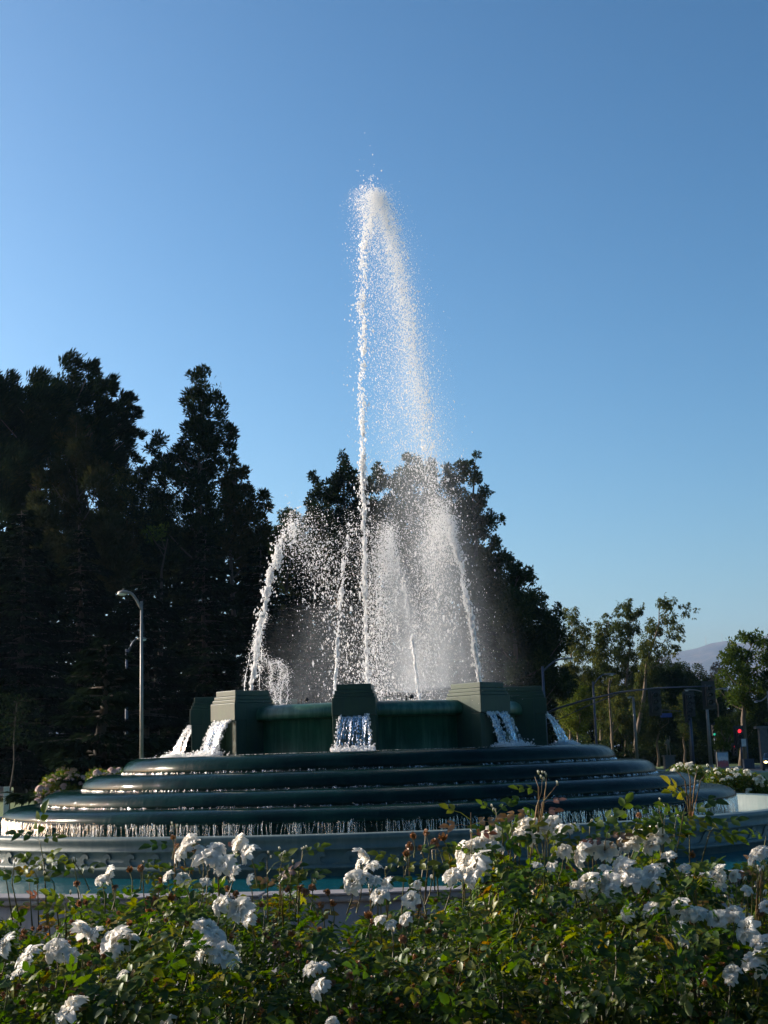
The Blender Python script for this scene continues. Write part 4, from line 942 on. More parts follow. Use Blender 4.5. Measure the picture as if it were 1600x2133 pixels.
# advertising panel
Za = 118; c8 = at(1507, 1604, Za); g8 = empty('poster_panel', (c8[0], c8[1], 0), 'upright poster panel with a red white and blue picture on the far pavement', 'poster')
zt8 = at(1507, 1566, Za)[2]
t = NT('printed_poster'); v = t.coord('Generated'); s8 = t.n('SeparateXYZ', {0: v})
f8 = t.noise(t.mapv(v, (3, 1, 3)), 1.6, 3, .5)
m_print = t.surf(t.pbr(t.ramp(t.math('ADD', t.math('MULTIPLY', s8.outputs[2], .7), t.math('MULTIPLY', f8, .5)), [(.2, (.10, .12, .2)), (.42, (.45, .07, .07)), (.56, (.30, .10, .12)), (.68, (.55, .55, .55)), (.85, (.25, .33, .42))]), .35))
MB().box(-.50, .50, -.06, .06, .15, zt8).build('frame', m_metalpole, g8, bevel=.02); MB().box(-.44, .44, -.075, -.064, .25, zt8-.08).build('poster', m_print, g8)
for dx in (-.4, .4): MB().box(dx-.05, dx+.05, -.05, .05, 0, .16).build('foot', m_metalpole, g8)
# utility cabinet
c9 = at(1560, 1605, 122); g9 = empty('utility_cabinet', (c9[0], c9[1], 0), 'grey metal utility cabinet on the pavement left of the car headlight', 'cabinet'); z9 = at(1560, 1582, 122)[2]
MB().box(-.45, .45, -.3, .3, .08, z9).build('housing', m_bluepole, g9, bevel=.02); MB().box(-.5, .5, -.35, .35, 0, .078).build('plinth', m_dimstone, g9); MB().box(-.48, .48, -.33, .33, z9+.002, z9+.06).build('lid', m_bluepole, g9, bevel=.01)
MB().box(-.40, -.02, -.315, -.302, .2, z9-.1).build('door', m_bluepole, g9); MB().box(.02, .40, -.315, -.302, .2, z9-.1).build('door', m_bluepole, g9)
# bronze statue
Zs = 128; c10 = at(1394, 1592, Zs); g10 = empty('statue', (c10[0], c10[1], 0), 'bronze statue of a standing figure with one arm raised on a pedestal', 'statue')
zb = at(1394, 1573, Zs)[2]; zt_ = at(1394, 1530, Zs)[2]; hs = (zt_-zb)/2.15
MB().box(-.45, .45, -.45, .45, 0, zb-.12).build('pedestal', m_dimstone, g10, bevel=.02); MB().box(-.55, .55, -.55, .55, zb-.118, zb).build('pedestal_cap', m_dimstone, g10, bevel=.02)
sk = [((0, 0, 1.0), .15), ((0, 0, 1.25), .14), ((0, 0, 1.45), .17), ((0, 0, 1.56), .07), ((0, -.02, 1.70), .11),            # pelvis..head
      ((-.10, 0, .92), .11), ((-.14, -.06, .50), .075), ((-.15, 0, .07), .05), ((-.15, -.16, .03), .045),
      ((.10, 0, .92), .11), ((.16, .02, .50), .075), ((.22, .10, .07), .05), ((.23, -.05, .03), .045),
      ((-.20, 0, 1.44), .07), ((-.30, -.05, 1.18), .05), ((-.22, -.22, 1.02), .04),
      ((.20, 0, 1.46), .07), ((.24, -.05, 1.75), .05), ((.20, -.08, 2.02), .04)]
ed = [(0,1),(1,2),(2,3),(3,4),(0,5),(5,6),(6,7),(7,8),(0,9),(9,10),(10,11),(11,12),(2,13),(13,14),(14,15),(2,16),(16,17),(17,18)]
me = bpy.data.meshes.new('figure'); me.from_pydata([tuple(np.array(a)*hs+[0, 0, zb]) for a, _ in sk], ed, []); fo = bpy.data.objects.new('figure', me); col.objects.link(fo); fo.parent = g10
md = fo.modifiers.new('skin', 'SKIN'); me.materials.append(m_bronze)
for i, (_, r) in enumerate(sk): me.skin_vertices[0].data[i].radius = (r*hs, r*hs)
me.skin_vertices[0].data[0].use_root = True; fo.modifiers.new('sub', 'SUBSURF').levels = 1; fo.modifiers['sub'].render_levels = 1
# bench and low rail under the trees
c11 = at(1312, 1572, 135); g11 = empty('park_bench', (c11[0], c11[1], 0), 'pale horizontal bench back in the shade left of the sunlit lamp post', 'bench'); z11 = .9
for i in range(3): MB().box(-1.1, 1.1, .0, .04, .45+i*.17, .57+i*.17).build('back_slat', m_coping, g11)
for i in range(3): MB().box(-1.1, 1.1, -.45+i*.14, -.34+i*.14, .40, .44).build('seat_slat', m_coping, g11)
for dx in (-.9, .9): MB().box(dx-.04, dx+.04, -.42, .05, 0, .40).build('leg', m_metalpole, g11)

# ------------------------------------------------------------ cars
def make_car(label, loc, rz, paint, head=None, name='parked_car'):
    e = empty(name, loc, label, 'car', None, rz)
    side = [(-2.2, .35), (-2.25, .62), (-2.15, .82), (-1.45, .92), (-.75, 1.36), (.65, 1.42), (1.45, 1.02), (2.15, .92), (2.25, .60), (2.2, .30), (1.75, .28), (1.68, .52), (1.42, .62), (1.16, .52), (1.08, .28), (-1.02, .28), (-1.10, .52), (-1.36, .62), (-1.62, .52), (-1.70, .28)]
    b = MB(); ys_ = [-.86, .86]
    A_ = [b.b.verts.new((x, -.86+(.22*max(0, z-.92)/.5), z)) for x, z in side]; B_ = [b.b.verts.new((x, .86-(.22*max(0, z-.92)/.5), z)) for x, z in side]
    n = len(side); b.b.faces.new(A_[::-1]); b.b.faces.new(B_)
    for i in range(n): b.b.faces.new((A_[i], A_[(i+1) % n], B_[(i+1) % n], B_[i]))
    b.build('body', paint, e, bevel=.035)
    for s in (-1, 1):
        y = lambda z: s*(.872-.22*max(0, z-.92)/.5)
        for win in ([(-1.25, .95), (-.72, 1.29), (-.06, 1.33), (-.06, .95)], [(.03, .95), (.03, 1.33), (.60, 1.34), (1.22, .98)]):
            b = MB(); pts = [(x, y(z), z) for x, z in win]; b.prism(pts, (0, -s*.02, 0)); b.build('window', m_glass, e)
        for x in (-1.36, 1.42):
            wh = MB().tube([(x, s*.70, .32), (x, s*.88, .32)], .31, 20).build('wheel', m_rubber, e, False); MB().tube([(x, s*.85, .32), (x, s*.895, .32)], .18, 14).build('rim', m_rim, wh)
        MB().ball((2.19, s*.62, .70), .13, 12, 6, (.5, 1.3, .8)).build('headlight', head or m_lens, e, True)
        MB().box(-2.262, -2.19, s*.62-.16, s*.62+.16, .66, .78).build('tail_light', simple('tail_red', (.3, .01, .01), None, .3, 5, 0), e)
    for (x0, z0, x1, z1, nm) in ((1.40, 1.05, .72, 1.405, 'windscreen'), (-1.40, .955, -.80, 1.35, 'rear_window')):
        dz = .012; b = MB(); b.prism([(x0, -.66, z0+dz), (x0, .66, z0+dz), (x1, .60, z1+dz), (x1, -.60, z1+dz)], (0, 0, .006)); b.build(nm, m_glass, e)
    return e
def paint(nm, c): return simple(nm, c, None, .28, 3, 0, Coat_Weight=.8, Coat_Roughness=.08)
pc = at(95, 1600, 109); make_car('dark blue car parked in the shade behind the left rose bush', (pc[0], pc[1], 0), R(3), paint('dark_blue_paint', (.012, .022, .06)))
pc = at(-55, 1600, 109); make_car('dark car at the left edge, parked behind the white post', (pc[0], pc[1], 0), R(2), paint('maroon_paint', (.05, .012, .014)))
pc = at(1612, 1600, 112); make_car('dark car at the right edge with its headlight on', (pc[0], pc[1], 0), R(-105), paint('black_paint', (.01, .01, .012)), m_head, 'car')
# white post with a sapling
g = at(13, 1688, 66); e = empty('sapling_post', (g[0], g[1], 0), 'white wooden post on the lawn at the left edge below a thin sapling', 'post')
zp = at(13, 1640, 66)[2]; MB().box(-.11, .11, -.11, .11, 0, zp).box(-.12, .12, -.12, .12, zp+.001, zp+.03).build('post', m_post, e, bevel=.01)
e = empty('sapling', (g[0]+.05, g[1]+.3, 0), 'thin crooked dark sapling trunk behind the white post', 'tree')
MB().tube([(0, 0, 0), (.0, 0, 1.0), (.12, 0, 1.5), (.22, 0, 2.4), (.18, 0, 3.6), (.3, 0, 5.2)], [.06, .055, .05, .04, .03, .02], 7).build('trunk', m_bark, e, True)
n = 500; C = np.stack([rng.normal(.2, .6, n), rng.normal(0, .6, n), rng.uniform(3.2, 5.6, n)], -1); quadmesh('crown', leafquads(C, unit(rng.normal(size=(n, 3))), rng.uniform(.12, .25, n), rng.uniform(.06, .1, n)), m_pine, e, rng.random(n))
# ------------------------------------------------------------ rose parts
def petal_grid(w, l, cup, curl, ruf, ph, nu=5, nv=5):
    V = []
    for i in range(nu):
        for j in range(nv):
            u = (i/(nu-1)-.5)*2; v = j/(nv-1); ww = w*math.sin(math.pi*min(1, .16+v*.70))**.8
            x = u*ww*.5; y = v*l*(1-.10*u*u*v); z = cup*l*(u*u*.35+v*v*.45)-curl*l*max(0, v-.62)**2*4+ruf*l*math.sin(u*5+ph+v*3)*v**2
            V.append((x, y, z))
    F = [(i*nv+j, (i+1)*nv+j, (i+1)*nv+j+1, i*nv+j+1) for i in range(nu-1) for j in range(nv-1)]
    return np.array(V), F
def bloom_mesh(name, seed, mat, openness=1.0, wither=False):
    rs = random.Random(seed); VV, FF = [], []; off = 0
    rings = [(8, .48, .98, 8), (8, .44, .88, 24), (7, .40, .76, 42), (6, .34, .62, 58), (6, .28, .50, 70), (5, .22, .40, 80)]
    if wither: rings = [(6, .36, .75, -35), (6, .32, .62, 10), (5, .26, .5, 50)]
    for n, w, l, el in rings:
        for k in range(n):
            if rs.random() < .04: continue
            V, F = petal_grid(w*rs.uniform(.8, 1.2)*1.72, l*rs.uniform(.85, 1.1), rs.uniform(.25, .5), rs.uniform(.5, 1.3) if el < 50 else rs.uniform(.1, .6), rs.uniform(.07, .14)*(1.8 if wither else 1), rs.uniform(0, 6))
            e_ = math.radians(el*openness+rs.uniform(-9, 9)); az = 2*math.pi*(k+rs.uniform(-.25, .25))/n+el*.4
            Mx = np.array([[1, 0, 0], [0, math.cos(e_), -math.sin(e_)], [0, math.sin(e_), math.cos(e_)]]); Mz = np.array([[math.cos(az), -math.sin(az), 0], [math.sin(az), math.cos(az), 0], [0, 0, 1]])
            tw = math.radians(rs.uniform(-14, 14)); Ty = np.array([[math.cos(tw), 0, math.sin(tw)], [0, 1, 0], [-math.sin(tw), 0, math.cos(tw)]])
            V = (Mz@(Mx@(Ty@V.T))).T; V += Mz@np.array([0, .05, .0])
            VV.append(V); FF += [tuple(q+off for q in f) for f in F]; off += len(V)
    me = bpy.data.meshes.new(name); me.from_pydata([tuple(v) for v in np.concatenate(VV)], [], FF)
    me.polygons.foreach_set('use_smooth', np.ones(len(me.polygons), bool)); me.materials.append(mat); me.update(); return me
BL = [bloom_mesh('bloom', s, m_petal, op) for s, op in ((1, 1.0), (2, .85), (3, 1.1), (4, .95), (5, .7), (6, 1.2))]
WI = [bloom_mesh('withered_bloom', s, m_wither, 1, True) for s in (11, 12, 13)]
def stamen_mesh():
    b = MB()
    for k in range(16):
        a_ = k*2.4; r_ = .13*math.sqrt(k/16); b.tube([(r_*math.cos(a_), r_*math.sin(a_), .05), (r_*1.5*math.cos(a_), r_*1.5*math.sin(a_), .30)], [.012, .02], 4)
    o = b.build('stamens', m_stamen); me = o.data; bpy.data.objects.remove(o); return me
STM = stamen_mesh()
def bud_mesh(open_=0.):
    b = MB(); b.ball((0, 0, .5), .34, 10, 8, (1, 1, 1.7)); o = b.build('bud', m_petal, None, True); me = o.data; bpy.data.objects.remove(o)
    b = MB(); b.ball((0, 0, .0), .26, 8, 6, (1, 1, 1.1))
    for k in range(5):
        a_ = 2*math.pi*k/5; c, s = math.cos(a_), math.sin(a_); pts = [(c*.25-s*.2, s*.25+c*.2, .05), (c*.25+s*.2, s*.25-c*.2, .05), (c*.42+s*.08, s*.42-c*.08, .65), (c*.30, s*.30, 1.25), (c*.42-s*.08, s*.42+c*.08, .65)]
        b.b.faces.new([b.b.verts.new(p) for p in pts])
    o = b.build('sepals', m_sepal, None, True); m2 = o.data; bpy.data.objects.remove(o); return me, m2
BUD, SEP = bud_mesh()
def leaf_variant(seed, mat, nl=5):
    """compound rose leaf lying in x (along) / y, base at the origin, about 0.1 long"""
    rs = random.Random(seed); V, F = [], []
    def leaflet(o, ang, l, w, droop):
        c, s = math.cos(ang), math.sin(ang); i0 = len(V); out = [(0, 0, 0), (.22, .38, .10), (.55, .50, .13), (.82, .28, .06), (1, 0, 0), (.82, -.28, .06), (.55, -.50, .13), (.22, -.38, .10), (.3, 0, -.02), (.7, 0, -.01)]
        for x, y, z in out:
            X, Y = x*l, y*w; Z = z*w*1.3-droop*l*x*x+rs.uniform(-.01, .01)*l
            V.append((o[0]+X*c-Y*s, o[1]+X*s+Y*c, o[2]+Z))
        for f in ((0, 8, 1), (8, 2, 1), (8, 9, 2), (9, 3, 2), (9, 4, 3), (0, 7, 8), (8, 7, 6), (8, 6, 9), (9, 6, 5), (9, 5, 4)): F.append(tuple(i0+q for q in f))
    L = .105; dr = rs.uniform(.15, .5)
    def mid(t_): return (L*t_, 0, .012*math.sin(t_*3)-dr*L*t_*t_*.5)
    sc = rs.uniform(.85, 1.15)
    leaflet(mid(1.0), rs.uniform(-.15, .15), .056*sc, .036*sc, rs.uniform(.1, .5))
    for t_, a_ in ((.80, .9), (.42, 1.05))[:nl//2]:
        for s in (-1, 1): leaflet(mid(t_), s*a_*rs.uniform(.85, 1.15), .046*sc*rs.uniform(.85, 1.1)*(1 if t_ > .5 else .8), .030*sc, rs.uniform(.1, .5))
    i0 = len(V)
    for t_ in (0, .5, 1): x, y, z = mid(t_); V.extend([(x, y-.0012, z), (x, y+.0012, z)])
    F += [(i0, i0+2, i0+3), (i0, i0+3, i0+1), (i0+2, i0+4, i0+5), (i0+2, i0+5, i0+3)]
    V = np.array(V); F = np.array(F); o = mesh_np('leaf', V, F, mat, None, True); me = o.data; bpy.data.objects.remove(o); return me, V, F
LV = [leaf_variant(s, m_rose, n_) for s, n_ in ((1, 5), (2, 5), (3, 5), (4, 3), (5, 5), (6, 3))]
NL = [leaf_variant(s, m_newleaf, n_) for s, n_ in ((11, 5), (12, 3))]

def zdist(py): return float(np.interp(py, [1600, 1700, 1850, 2133], [5.6, 5.5, 5.1, 4.45]))
TOPX = [-200, 0, 40, 80, 130, 170, 230, 290, 330, 380, 430, 480, 520, 560, 600, 640, 680, 710, 740, 790, 850, 900, 950, 1000, 1050, 1100, 1180, 1230, 1290, 1340, 1400, 1440, 1465, 1490, 1530, 1570, 1600, 1800]
TOPY = [1856, 1856, 1866, 1886, 1886, 1845, 1843, 1833, 1803, 1778, 1793, 1803, 1843, 1853, 1838, 1859, 1925, 1945, 1895, 1846, 1856, 1826, 1796, 1766, 1741, 1741, 1766, 1786, 1756, 1746, 1736, 1741, 1828, 1878, 1878, 1840, 1825, 1796]
ZC = 5.5
def crest(X):
    """height of the rose bed's crest at world x"""
    px = X/ZC*FPX+770; px = np.asarray(px)
    yt = np.interp(px, TOPX, TOPY); yh = 1573-.0314*(px-770)
    return EYE-(yt-yh)/FPX*ZC
bushes = [(-2.9, -.88, 'rose bush at the left edge with loose sprigs before the turquoise water'), (-.90, -.40, 'rose bush with a tight bunch of white blooms, second from the left edge'),
          (-.42, .02, 'rose bush with brown spent flower heads, left of the gap that shows the pool wall'), (.00, .56, 'rose bush with brown withered heads beside a big double white bloom'),
          (.54, .98, 'tallest rose bush, crowned by a wide cluster of white blooms'), (.96, 1.36, 'rose bush with a long leafy shoot crossing the lowest tier at the right'), (1.34, 3.3, 'rose bush filling the right edge with drooping white blooms')]
GB = 'white rose bushes in the foreground bed'
BO = []
for x0, x1, lb in bushes:
    c = ((x0+x1)/2, -30+5.3); e = empty('rose_bush', (c[0], c[1], float(berm(np.array(c[1])))), lb, 'rose bush', GB); BO.append((x0, x1, e))
def bush_for(X):
    for x0, x1, e in BO:
        if x0 <= X < x1: return e
    return BO[0][2] if X < 0 else BO[-1][2]
# foliage
def rot_from(D, N):
    x = unit(D); y = unit(np.cross(N, x)); z = np.cross(x, y); return np.stack([x, y, z], -1)   # columns
NLV = 30000
X = rng.uniform(-2.9, 3.3, NLV); Zd = rng.uniform(4.35, 6.6, NLV)
cr_ = crest(X*ZC/Zd)
lump = .06*np.sin(X*9+Zd*3)+.05*np.sin(X*17+1)+.04*np.sin(Zd*11+X*5)
ztop = np.where(Zd < ZC, cr_-.12*(ZC-Zd)**1.3-.02, cr_-.22*(Zd-ZC))+lump*.7-.03
z = ztop-.95*rng.random(NLV)**1.25
n2 = 12500; X2 = rng.uniform(-2.9, 3.3, n2); Zd2 = rng.uniform(5.0, 6.9, n2); z2 = rng.uniform(.68, 1.45, n2)
X = np.concatenate([X, X2]); Zd = np.concatenate([Zd, Zd2]); z = np.concatenate([z, z2]); ztop = np.concatenate([ztop, z2+.15]); NLV += n2
gap = np.sin(X*6.1+Zd*4)+np.sin(X*13+z*11)+np.sin(z*17+Zd*7)
keep = (z > .68) & (gap+rng.normal(size=NLV)*.6 > -1.1+1.1*np.clip((ztop-z-.15)/.4, 0, 1))
X, Zd, z, gap = X[keep], Zd[keep], z[keep], gap[keep]; n = len(X)
P = np.stack([X, Zd-30, z], -1)
D = unit(np.stack([rng.normal(size=n), rng.normal(size=n)-.35, rng.normal(size=n)*.5-.05], -1)); Nn = unit(np.stack([rng.normal(size=n)*.45-.15, rng.normal(size=n)*.45-.15, np.ones(n)], -1))
RM = rot_from(D, Nn); SC = rng.uniform(.45, .90, n); VI = rng.integers(0, len(LV), n)
ytop_ = ztop[keep]-z+(Zd > 6)*.3
expo = ytop_*1.0+np.clip(Zd-4.35, 0, 3)*.28+rng.random(n)*.2        # small = exposed to view
order = np.argsort(expo); single = np.zeros(n, bool); cnt = {}
for i in order:
    e = bush_for(X[i]); k = e.name
    if cnt.get(k, 0) < 210 and abs(X[i]) < 1.75*Zd[i]/5.5: single[i] = True; cnt[k] = cnt.get(k, 0)+1
for i in np.nonzero(single)[0]:
    e = bush_for(X[i]); o = bpy.data.objects.new('leaf', LV[VI[i]][0]); col.objects.link(o); o.parent = e
    M = Matrix.Identity(4)
    for a in range(3):
        for b_ in range(3): M[a][b_] = RM[i][a, b_]*SC[i]
        M[a][3] = P[i, a]-e.location[a]
    o.matrix_basis = M
for x0, x1, e in BO:
    sel = np.array([bush_for(x) is e for x in X]) & ~single; VV, FF, TT = [], [], []; off = 0; loc = np.array(e.location)
    for v in range(len(LV)):
        s = sel & (VI == v); m = s.sum()
        if not m: continue
        bv, bf = LV[v][1], LV[v][2]
        W = np.einsum('nij,kj->nki', RM[s], bv)*SC[s][:, None, None]+P[s][:, None, :]-loc
        VV.append(W.reshape(-1, 3)); FF.append((np.arange(m)[:, None, None]*len(bv)+bf[None]).reshape(-1, 3)+off); off += m*len(bv)
        TT.append(np.repeat(rng.random(m), len(bf)))
    o = mesh_np('foliage', np.concatenate(VV), np.concatenate(FF), m_rose, e, True, tint=np.concatenate(TT)); o['kind'] = 'stuff'
# canes
for x0, x1, e in BO:
    loc = np.array(e.location)
    for k in range(16):
        xa = random.uniform(x0*.9+x1*.1, x1*.9+x0*.1)*.6+loc[0]*.4; ya = loc[1]+random.uniform(-.35, .35); xb = random.uniform(x0, x1); zb_ = random.uniform(4.6, 6.2); hb = float(crest(xb*ZC/zb_))-random.uniform(.05, .25)-.15*abs(zb_-ZC)
        a = np.array([xa, ya, loc[2]]); c = np.array([xb, zb_-30, hb]); m_ = (a+c)/2+[random.gauss(0, .05), random.gauss(0, .05), .05]
        MB().tube([a-loc, a*.7+m_*.3-loc, m_-loc, m_*.4+c*.6-loc, c-loc], [.008, .007, .006, .0045, .003], 6, False).build('cane', m_cane, e, True)
twig_b = {e.name: MB() for _, _, e in BO}
for _ in range(900):
    i = random.randrange(n); e = bush_for(X[i]); loc = np.array(e.location); p = P[i]; d = np.array([random.gauss(0, .05), random.gauss(0, .05), -random.uniform(.08, .22)])
    twig_b[e.name].tube([p-loc, p+d*.5+[.008, 0, 0]-loc, p+d-loc], [.0015, .002, .0025], 4, False)
for _, _, e in BO: twig_b[e.name].build('twigs', m_cane, e)['kind'] = 'stuff'

def place(meshes, px, py, r, face=None, name='bloom', dz=0., tilt=.5):
    Z = zdist(py)+dz; p = at(px, py, Z); e = bush_for(p[0]); me = random.choice(meshes); s = r*mpp(Z)*1.08
    d = Vector((random.gauss(-.5, tilt), -random.uniform(.05, .8), random.uniform(.3, 1.0))) if face is None else Vector(face)
    q = d.to_track_quat('Z', 'Y').to_matrix() @ Matrix.Rotation(random.uniform(0, 6.28), 3, 'Z')
    o = bpy.data.objects.new(name, me); col.objects.link(o); o.parent = e
    o.matrix_basis = Matrix.Translation(Vector(tuple(p))-e.location) @ (q*s).to_4x4()
    return o, p, e
def stem(p, e, l=.12, mat=None, r=.0022):
    loc = np.array(e.location); d = np.array([random.gauss(0, .25), random.gauss(0, .25)+.1, -1.])
    MB().tube([p-loc, p+d*l*.5+[.006, 0, 0]-loc, p+d*l-loc], [r, r, r*1.3], 5, False).build('stem', mat or m_cane, e, True)
blooms = [(15,1970,22),(61,1998,27),(38,2030,14),(118,1980,24),(149,1990,15),(170,1940,22),(200,1946,16),(240,1965,32),(269,1962,20),(155,1796,10),(230,1822,16),(212,1833,13),(255,2031,12),(150,2105,34),(350,2130,17),
 (395,1755,18),(382,1776,19),(405,1758,14),(350,1826,13),(382,1831,14),(14,2042,10),(430,1790,26),(420,1772,14),(450,1770,18),(468,1803,21),(490,1818,15),(500,1757,19),(520,1777,20),(510,1768,12),(426,1840,12),(522,1832,11),(462,1885,20),(498,1893,24),(520,1915,17),
 (430,1937,27),(450,1952,20),(425,1985,22),(465,1992,26),(650,2020,16),(671,2014,15),(666,2058,20),(532,2070,10),(692,2130,12),(396,1965,12),
 (755,1782,17),(750,1801,12),(775,1808,18),(737,1838,22),(754,1830,18),(780,1838,14),(792,1865,18),(775,1890,10),(792,1917,12),(808,1845,15),(1022,1735,19),(962,1772,18),(982,1764,15),(1000,1756,16),(1025,1762,18),(1040,1765,12),
 (990,1803,32),(965,1795,16),(1008,1812,18),(942,1825,19),(960,1820,15),(900,1832,9),(870,1842,9),(857,1875,17),(845,1915,13),(815,1925,11),(988,1830,18),
 (1092,1722,20),(1085,1740,17),(1108,1718,15),(1120,1726,14),(1110,1745,17),(1135,1725,13),(1152,1716,17),(1165,1738,23),(1187,1730,20),(1175,1775,16),(1120,1805,12),(1150,1805,12),(1197,1847,10),
 (1212,1780,25),(1230,1765,16),(1260,1773,21),(1226,1840,25),(1290,1800,17),(1270,1840,22),(1275,1860,17),(1302,1818,24),(1325,1832,24),(1358,1820,22),(1362,1842,14),(1315,1752,22),(1305,1768,16),(1328,1738,14),(1365,1738,22),(1358,1762,18),(1378,1746,14),(1392,1790,17),(1427,1810,12),(1262,1810,12),
 (1308,1900,17),(1358,1892,20),(1415,1888,20),(1432,1905,17),(1452,1905,22),(1495,1917,20),(1527,1902,18),(1540,1912,17),(1557,1937,24),(1580,1965,17),(1595,1967,19),(1418,1955,18),(1415,1932,14),(1497,1820,20),(1502,1835,14),(1530,1825,12),(1550,1835,9),(1555,1855,11),(1585,1778,19),(1573,1788,15),(1590,1815,11),(1592,1865,11),(1597,1890,13),(1570,2002,24),(1585,2022,20),(1525,2025,16),(1522,2042,12),(1640,1900,24),(-30,1950,22)]
for (px, py, r) in blooms:
    if r < 11.5 and random.random() < .55:
        o, p, e = place([BUD], px, py, r*1.0, (random.gauss(0, .3), -.2, 1), 'bud'); s = share('sepals', SEP, o)
        stem(p, e, .10); continue
    o, p, e = place(BL, px, py, r*1.12, None, 'bloom', -.05); share('stamens', STM, o); stem(p, e, .12)
for (px, py, r) in [(270,1812,9),(292,1807,10),(307,1880,11),(310,1897,11),(160,1840,9),(240,1847,8),(330,1850,9),(357,1870,10),(490,1862,9),(625,1850,10),(650,1847,10),(637,1857,11),(600,1852,9),(682,1857,9),(545,1885,8),(667,1885,9),(692,1882,9),(607,1945,9),(625,1970,11),(575,1965,12),(492,2017,8),(767,1907,11),(745,2007,10),(730,2032,11),(735,2125,12),
                    (860,1742,9),(853,1762,11),(846,1778,9),(887,1734,9),(922,1745,12),(905,1753,11),(875,1765,8),(840,1955,11),(865,1995,10),(935,2027,18),(960,2012,11),(932,2052,9),(1017,1840,9),(1030,1832,8),(875,1887,8),(1015,1927,9),(1102,2012,9),(1140,2045,9),(1160,2040,9),(1206,1917,10),(1330,1697,8),(1435,1847,8),(1487,1932,8),(1585,1900,11),(1257,2000,9),(360,1745,7),(368,1762,7)]:
    o, p, e = place(WI, px, py, r*1.15, (random.gauss(0, .5), -.4, random.uniform(-.6, .6)), 'withered_bloom', -.03); stem(p, e, .08)
# scattered smaller spent heads, buds
for _ in range(170):
    px = random.uniform(0, 1600); yt = float(np.interp(px, TOPX, TOPY)); py = random.uniform(yt+30, min(yt+260, 2120))
    o, p, e = place(WI, px, py, random.uniform(5, 10), (random.gauss(0, .6), -.4, random.uniform(-.8, .8)), 'withered_bloom', -.02)
# shoots standing above the foliage: list of (x,y) from bottom to tip, leaves along, buds at the tip
def shoot(pts, leaves, buds=0, young=False, Z=None, sz=1.0):
    Z = Z or 5.3; P = [at(x, y, Z+random.uniform(-.03, .03)) for x, y in pts]; e = bush_for(P[0][0]); loc = np.array(e.location)
    P[0] = P[0]-np.array([0, -.05, .12])
    MB().tube([p-loc for p in P], list(np.linspace(.0030, .0011, len(P))), 6).build('shoot', m_redcane if young else m_cane, e, True)
    for (x, y, ang) in leaves:
        p = at(x, y, Z); src = NL if young and random.random() < .6 else LV; me, bv, bf = random.choice(src)
        D = np.array([math.cos(ang), random.uniform(-.5, .1), math.sin(ang)]); Rm = rot_from(D[None], np.array([[random.gauss(0, .25), -.6, .8]]))[0]; s = random.uniform(.62, .9)*sz
        o = bpy.data.objects.new('leaf', me); col.objects.link(o); o.parent = e; M = Matrix.Identity(4)
        for a in range(3):
            for b_ in range(3): M[a][b_] = Rm[a, b_]*s
            M[a][3] = p[a]-loc[a]
        o.matrix_basis = M
    for k in range(buds):
        x, y = pts[-1]; o, p, e_ = place([BUD], x+random.uniform(-9, 9), y+random.uniform(-10, 8), random.uniform(5, 7), (random.gauss(0, .3), -.1, 1), 'bud', Z-zdist(y)); share('sepals', SEP, o)
shoot([(93,1860),(92,1800),(86,1768),(80,1745)], [(90,1810,.4),(90,1805,2.6),(86,1775,-.4),(86,1768,3.6),(82,1752,.2),(82,1750,2.8),(80,1746,1.4)])
shoot([(20,1850),(12,1825),(9,1805)], [(14,1830,2.8)], 1); shoot([(38,1862),(25,1840),(30,1800),(31,1790)], [(28,1830,.6)], 1)
shoot([(62,1870),(60,1830)], [(60,1840,.4),(60,1835,2.7)]); shoot([(75,1865),(78,1830),(72,1815)], [(77,1832,2.5),(74,1820,.8)])
shoot([(118,1870),(112,1838),(98,1822)], [(112,1840,2.9)], 1)
shoot([(360,1800),(364,1760),(368,1735),(366,1716)], [(362,1765,2.9),(362,1770,.3)], 2, True)
shoot([(580,1850),(583,1815),(588,1792),(585,1780)], [(582,1820,.4),(582,1815,2.8),(580,1840,.2)], 4)
shoot([(612,1850),(622,1815),(630,1785),(630,1765)], [(618,1825,.2),(624,1800,2.6),(628,1785,.5)], 3)
shoot([(600,1850),(606,1818),(606,1800)], [], 1); shoot([(555,1850),(557,1812),(556,1785)], [(556,1820,.8)], 2)
shoot([(980,1770),(982,1735),(981,1710),(981,1692)], [(980,1738,.1),(981,1722,3.0),(982,1718,.2),(981,1708,2.6)], 0, True)
shoot([(1050,1740),(1046,1722),(1035,1700),(1032,1684)], [(1044,1722,3.0),(1040,1712,-1.0),(1036,1700,2.4),(1034,1694,.6)], 2)
shoot([(1060,1750),(1068,1728),(1066,1705)], [(1067,1730,.3)], 1)
shoot([(1105,1720),(1118,1680),(1128,1650),(1130,1618)], [(1112,1695,.2),(1116,1680,2.8),(1110,1700,3.0)], 3, True)
shoot([(1116,1690),(1130,1672),(1150,1648),(1162,1632)], [(1125,1676,.3)], 2, True); shoot([(1122,1670),(1122,1640),(1114,1618)], [(1120,1650,2.8)], 1, True); shoot([(1126,1660),(1138,1632),(1138,1615)], [], 2, True)
shoot([(1225,1780),(1228,1740),(1229,1712)], [(1228,1745,.3),(1228,1735,2.7),(1229,1725,.6),(1226,1750,3.2)], 1)
shoot([(1290,1770),(1284,1730),(1278,1710)], [(1284,1735,.2),(1282,1725,2.9),(1280,1716,1.0)], 2)
shoot([(1385,1750),(1380,1712),(1374,1690),(1373,1675)], [(1380,1715,2.9),(1378,1708,.2),(1375,1698,2.7),(1380,1725,3.2),(1379,1718,-.2)], 1)
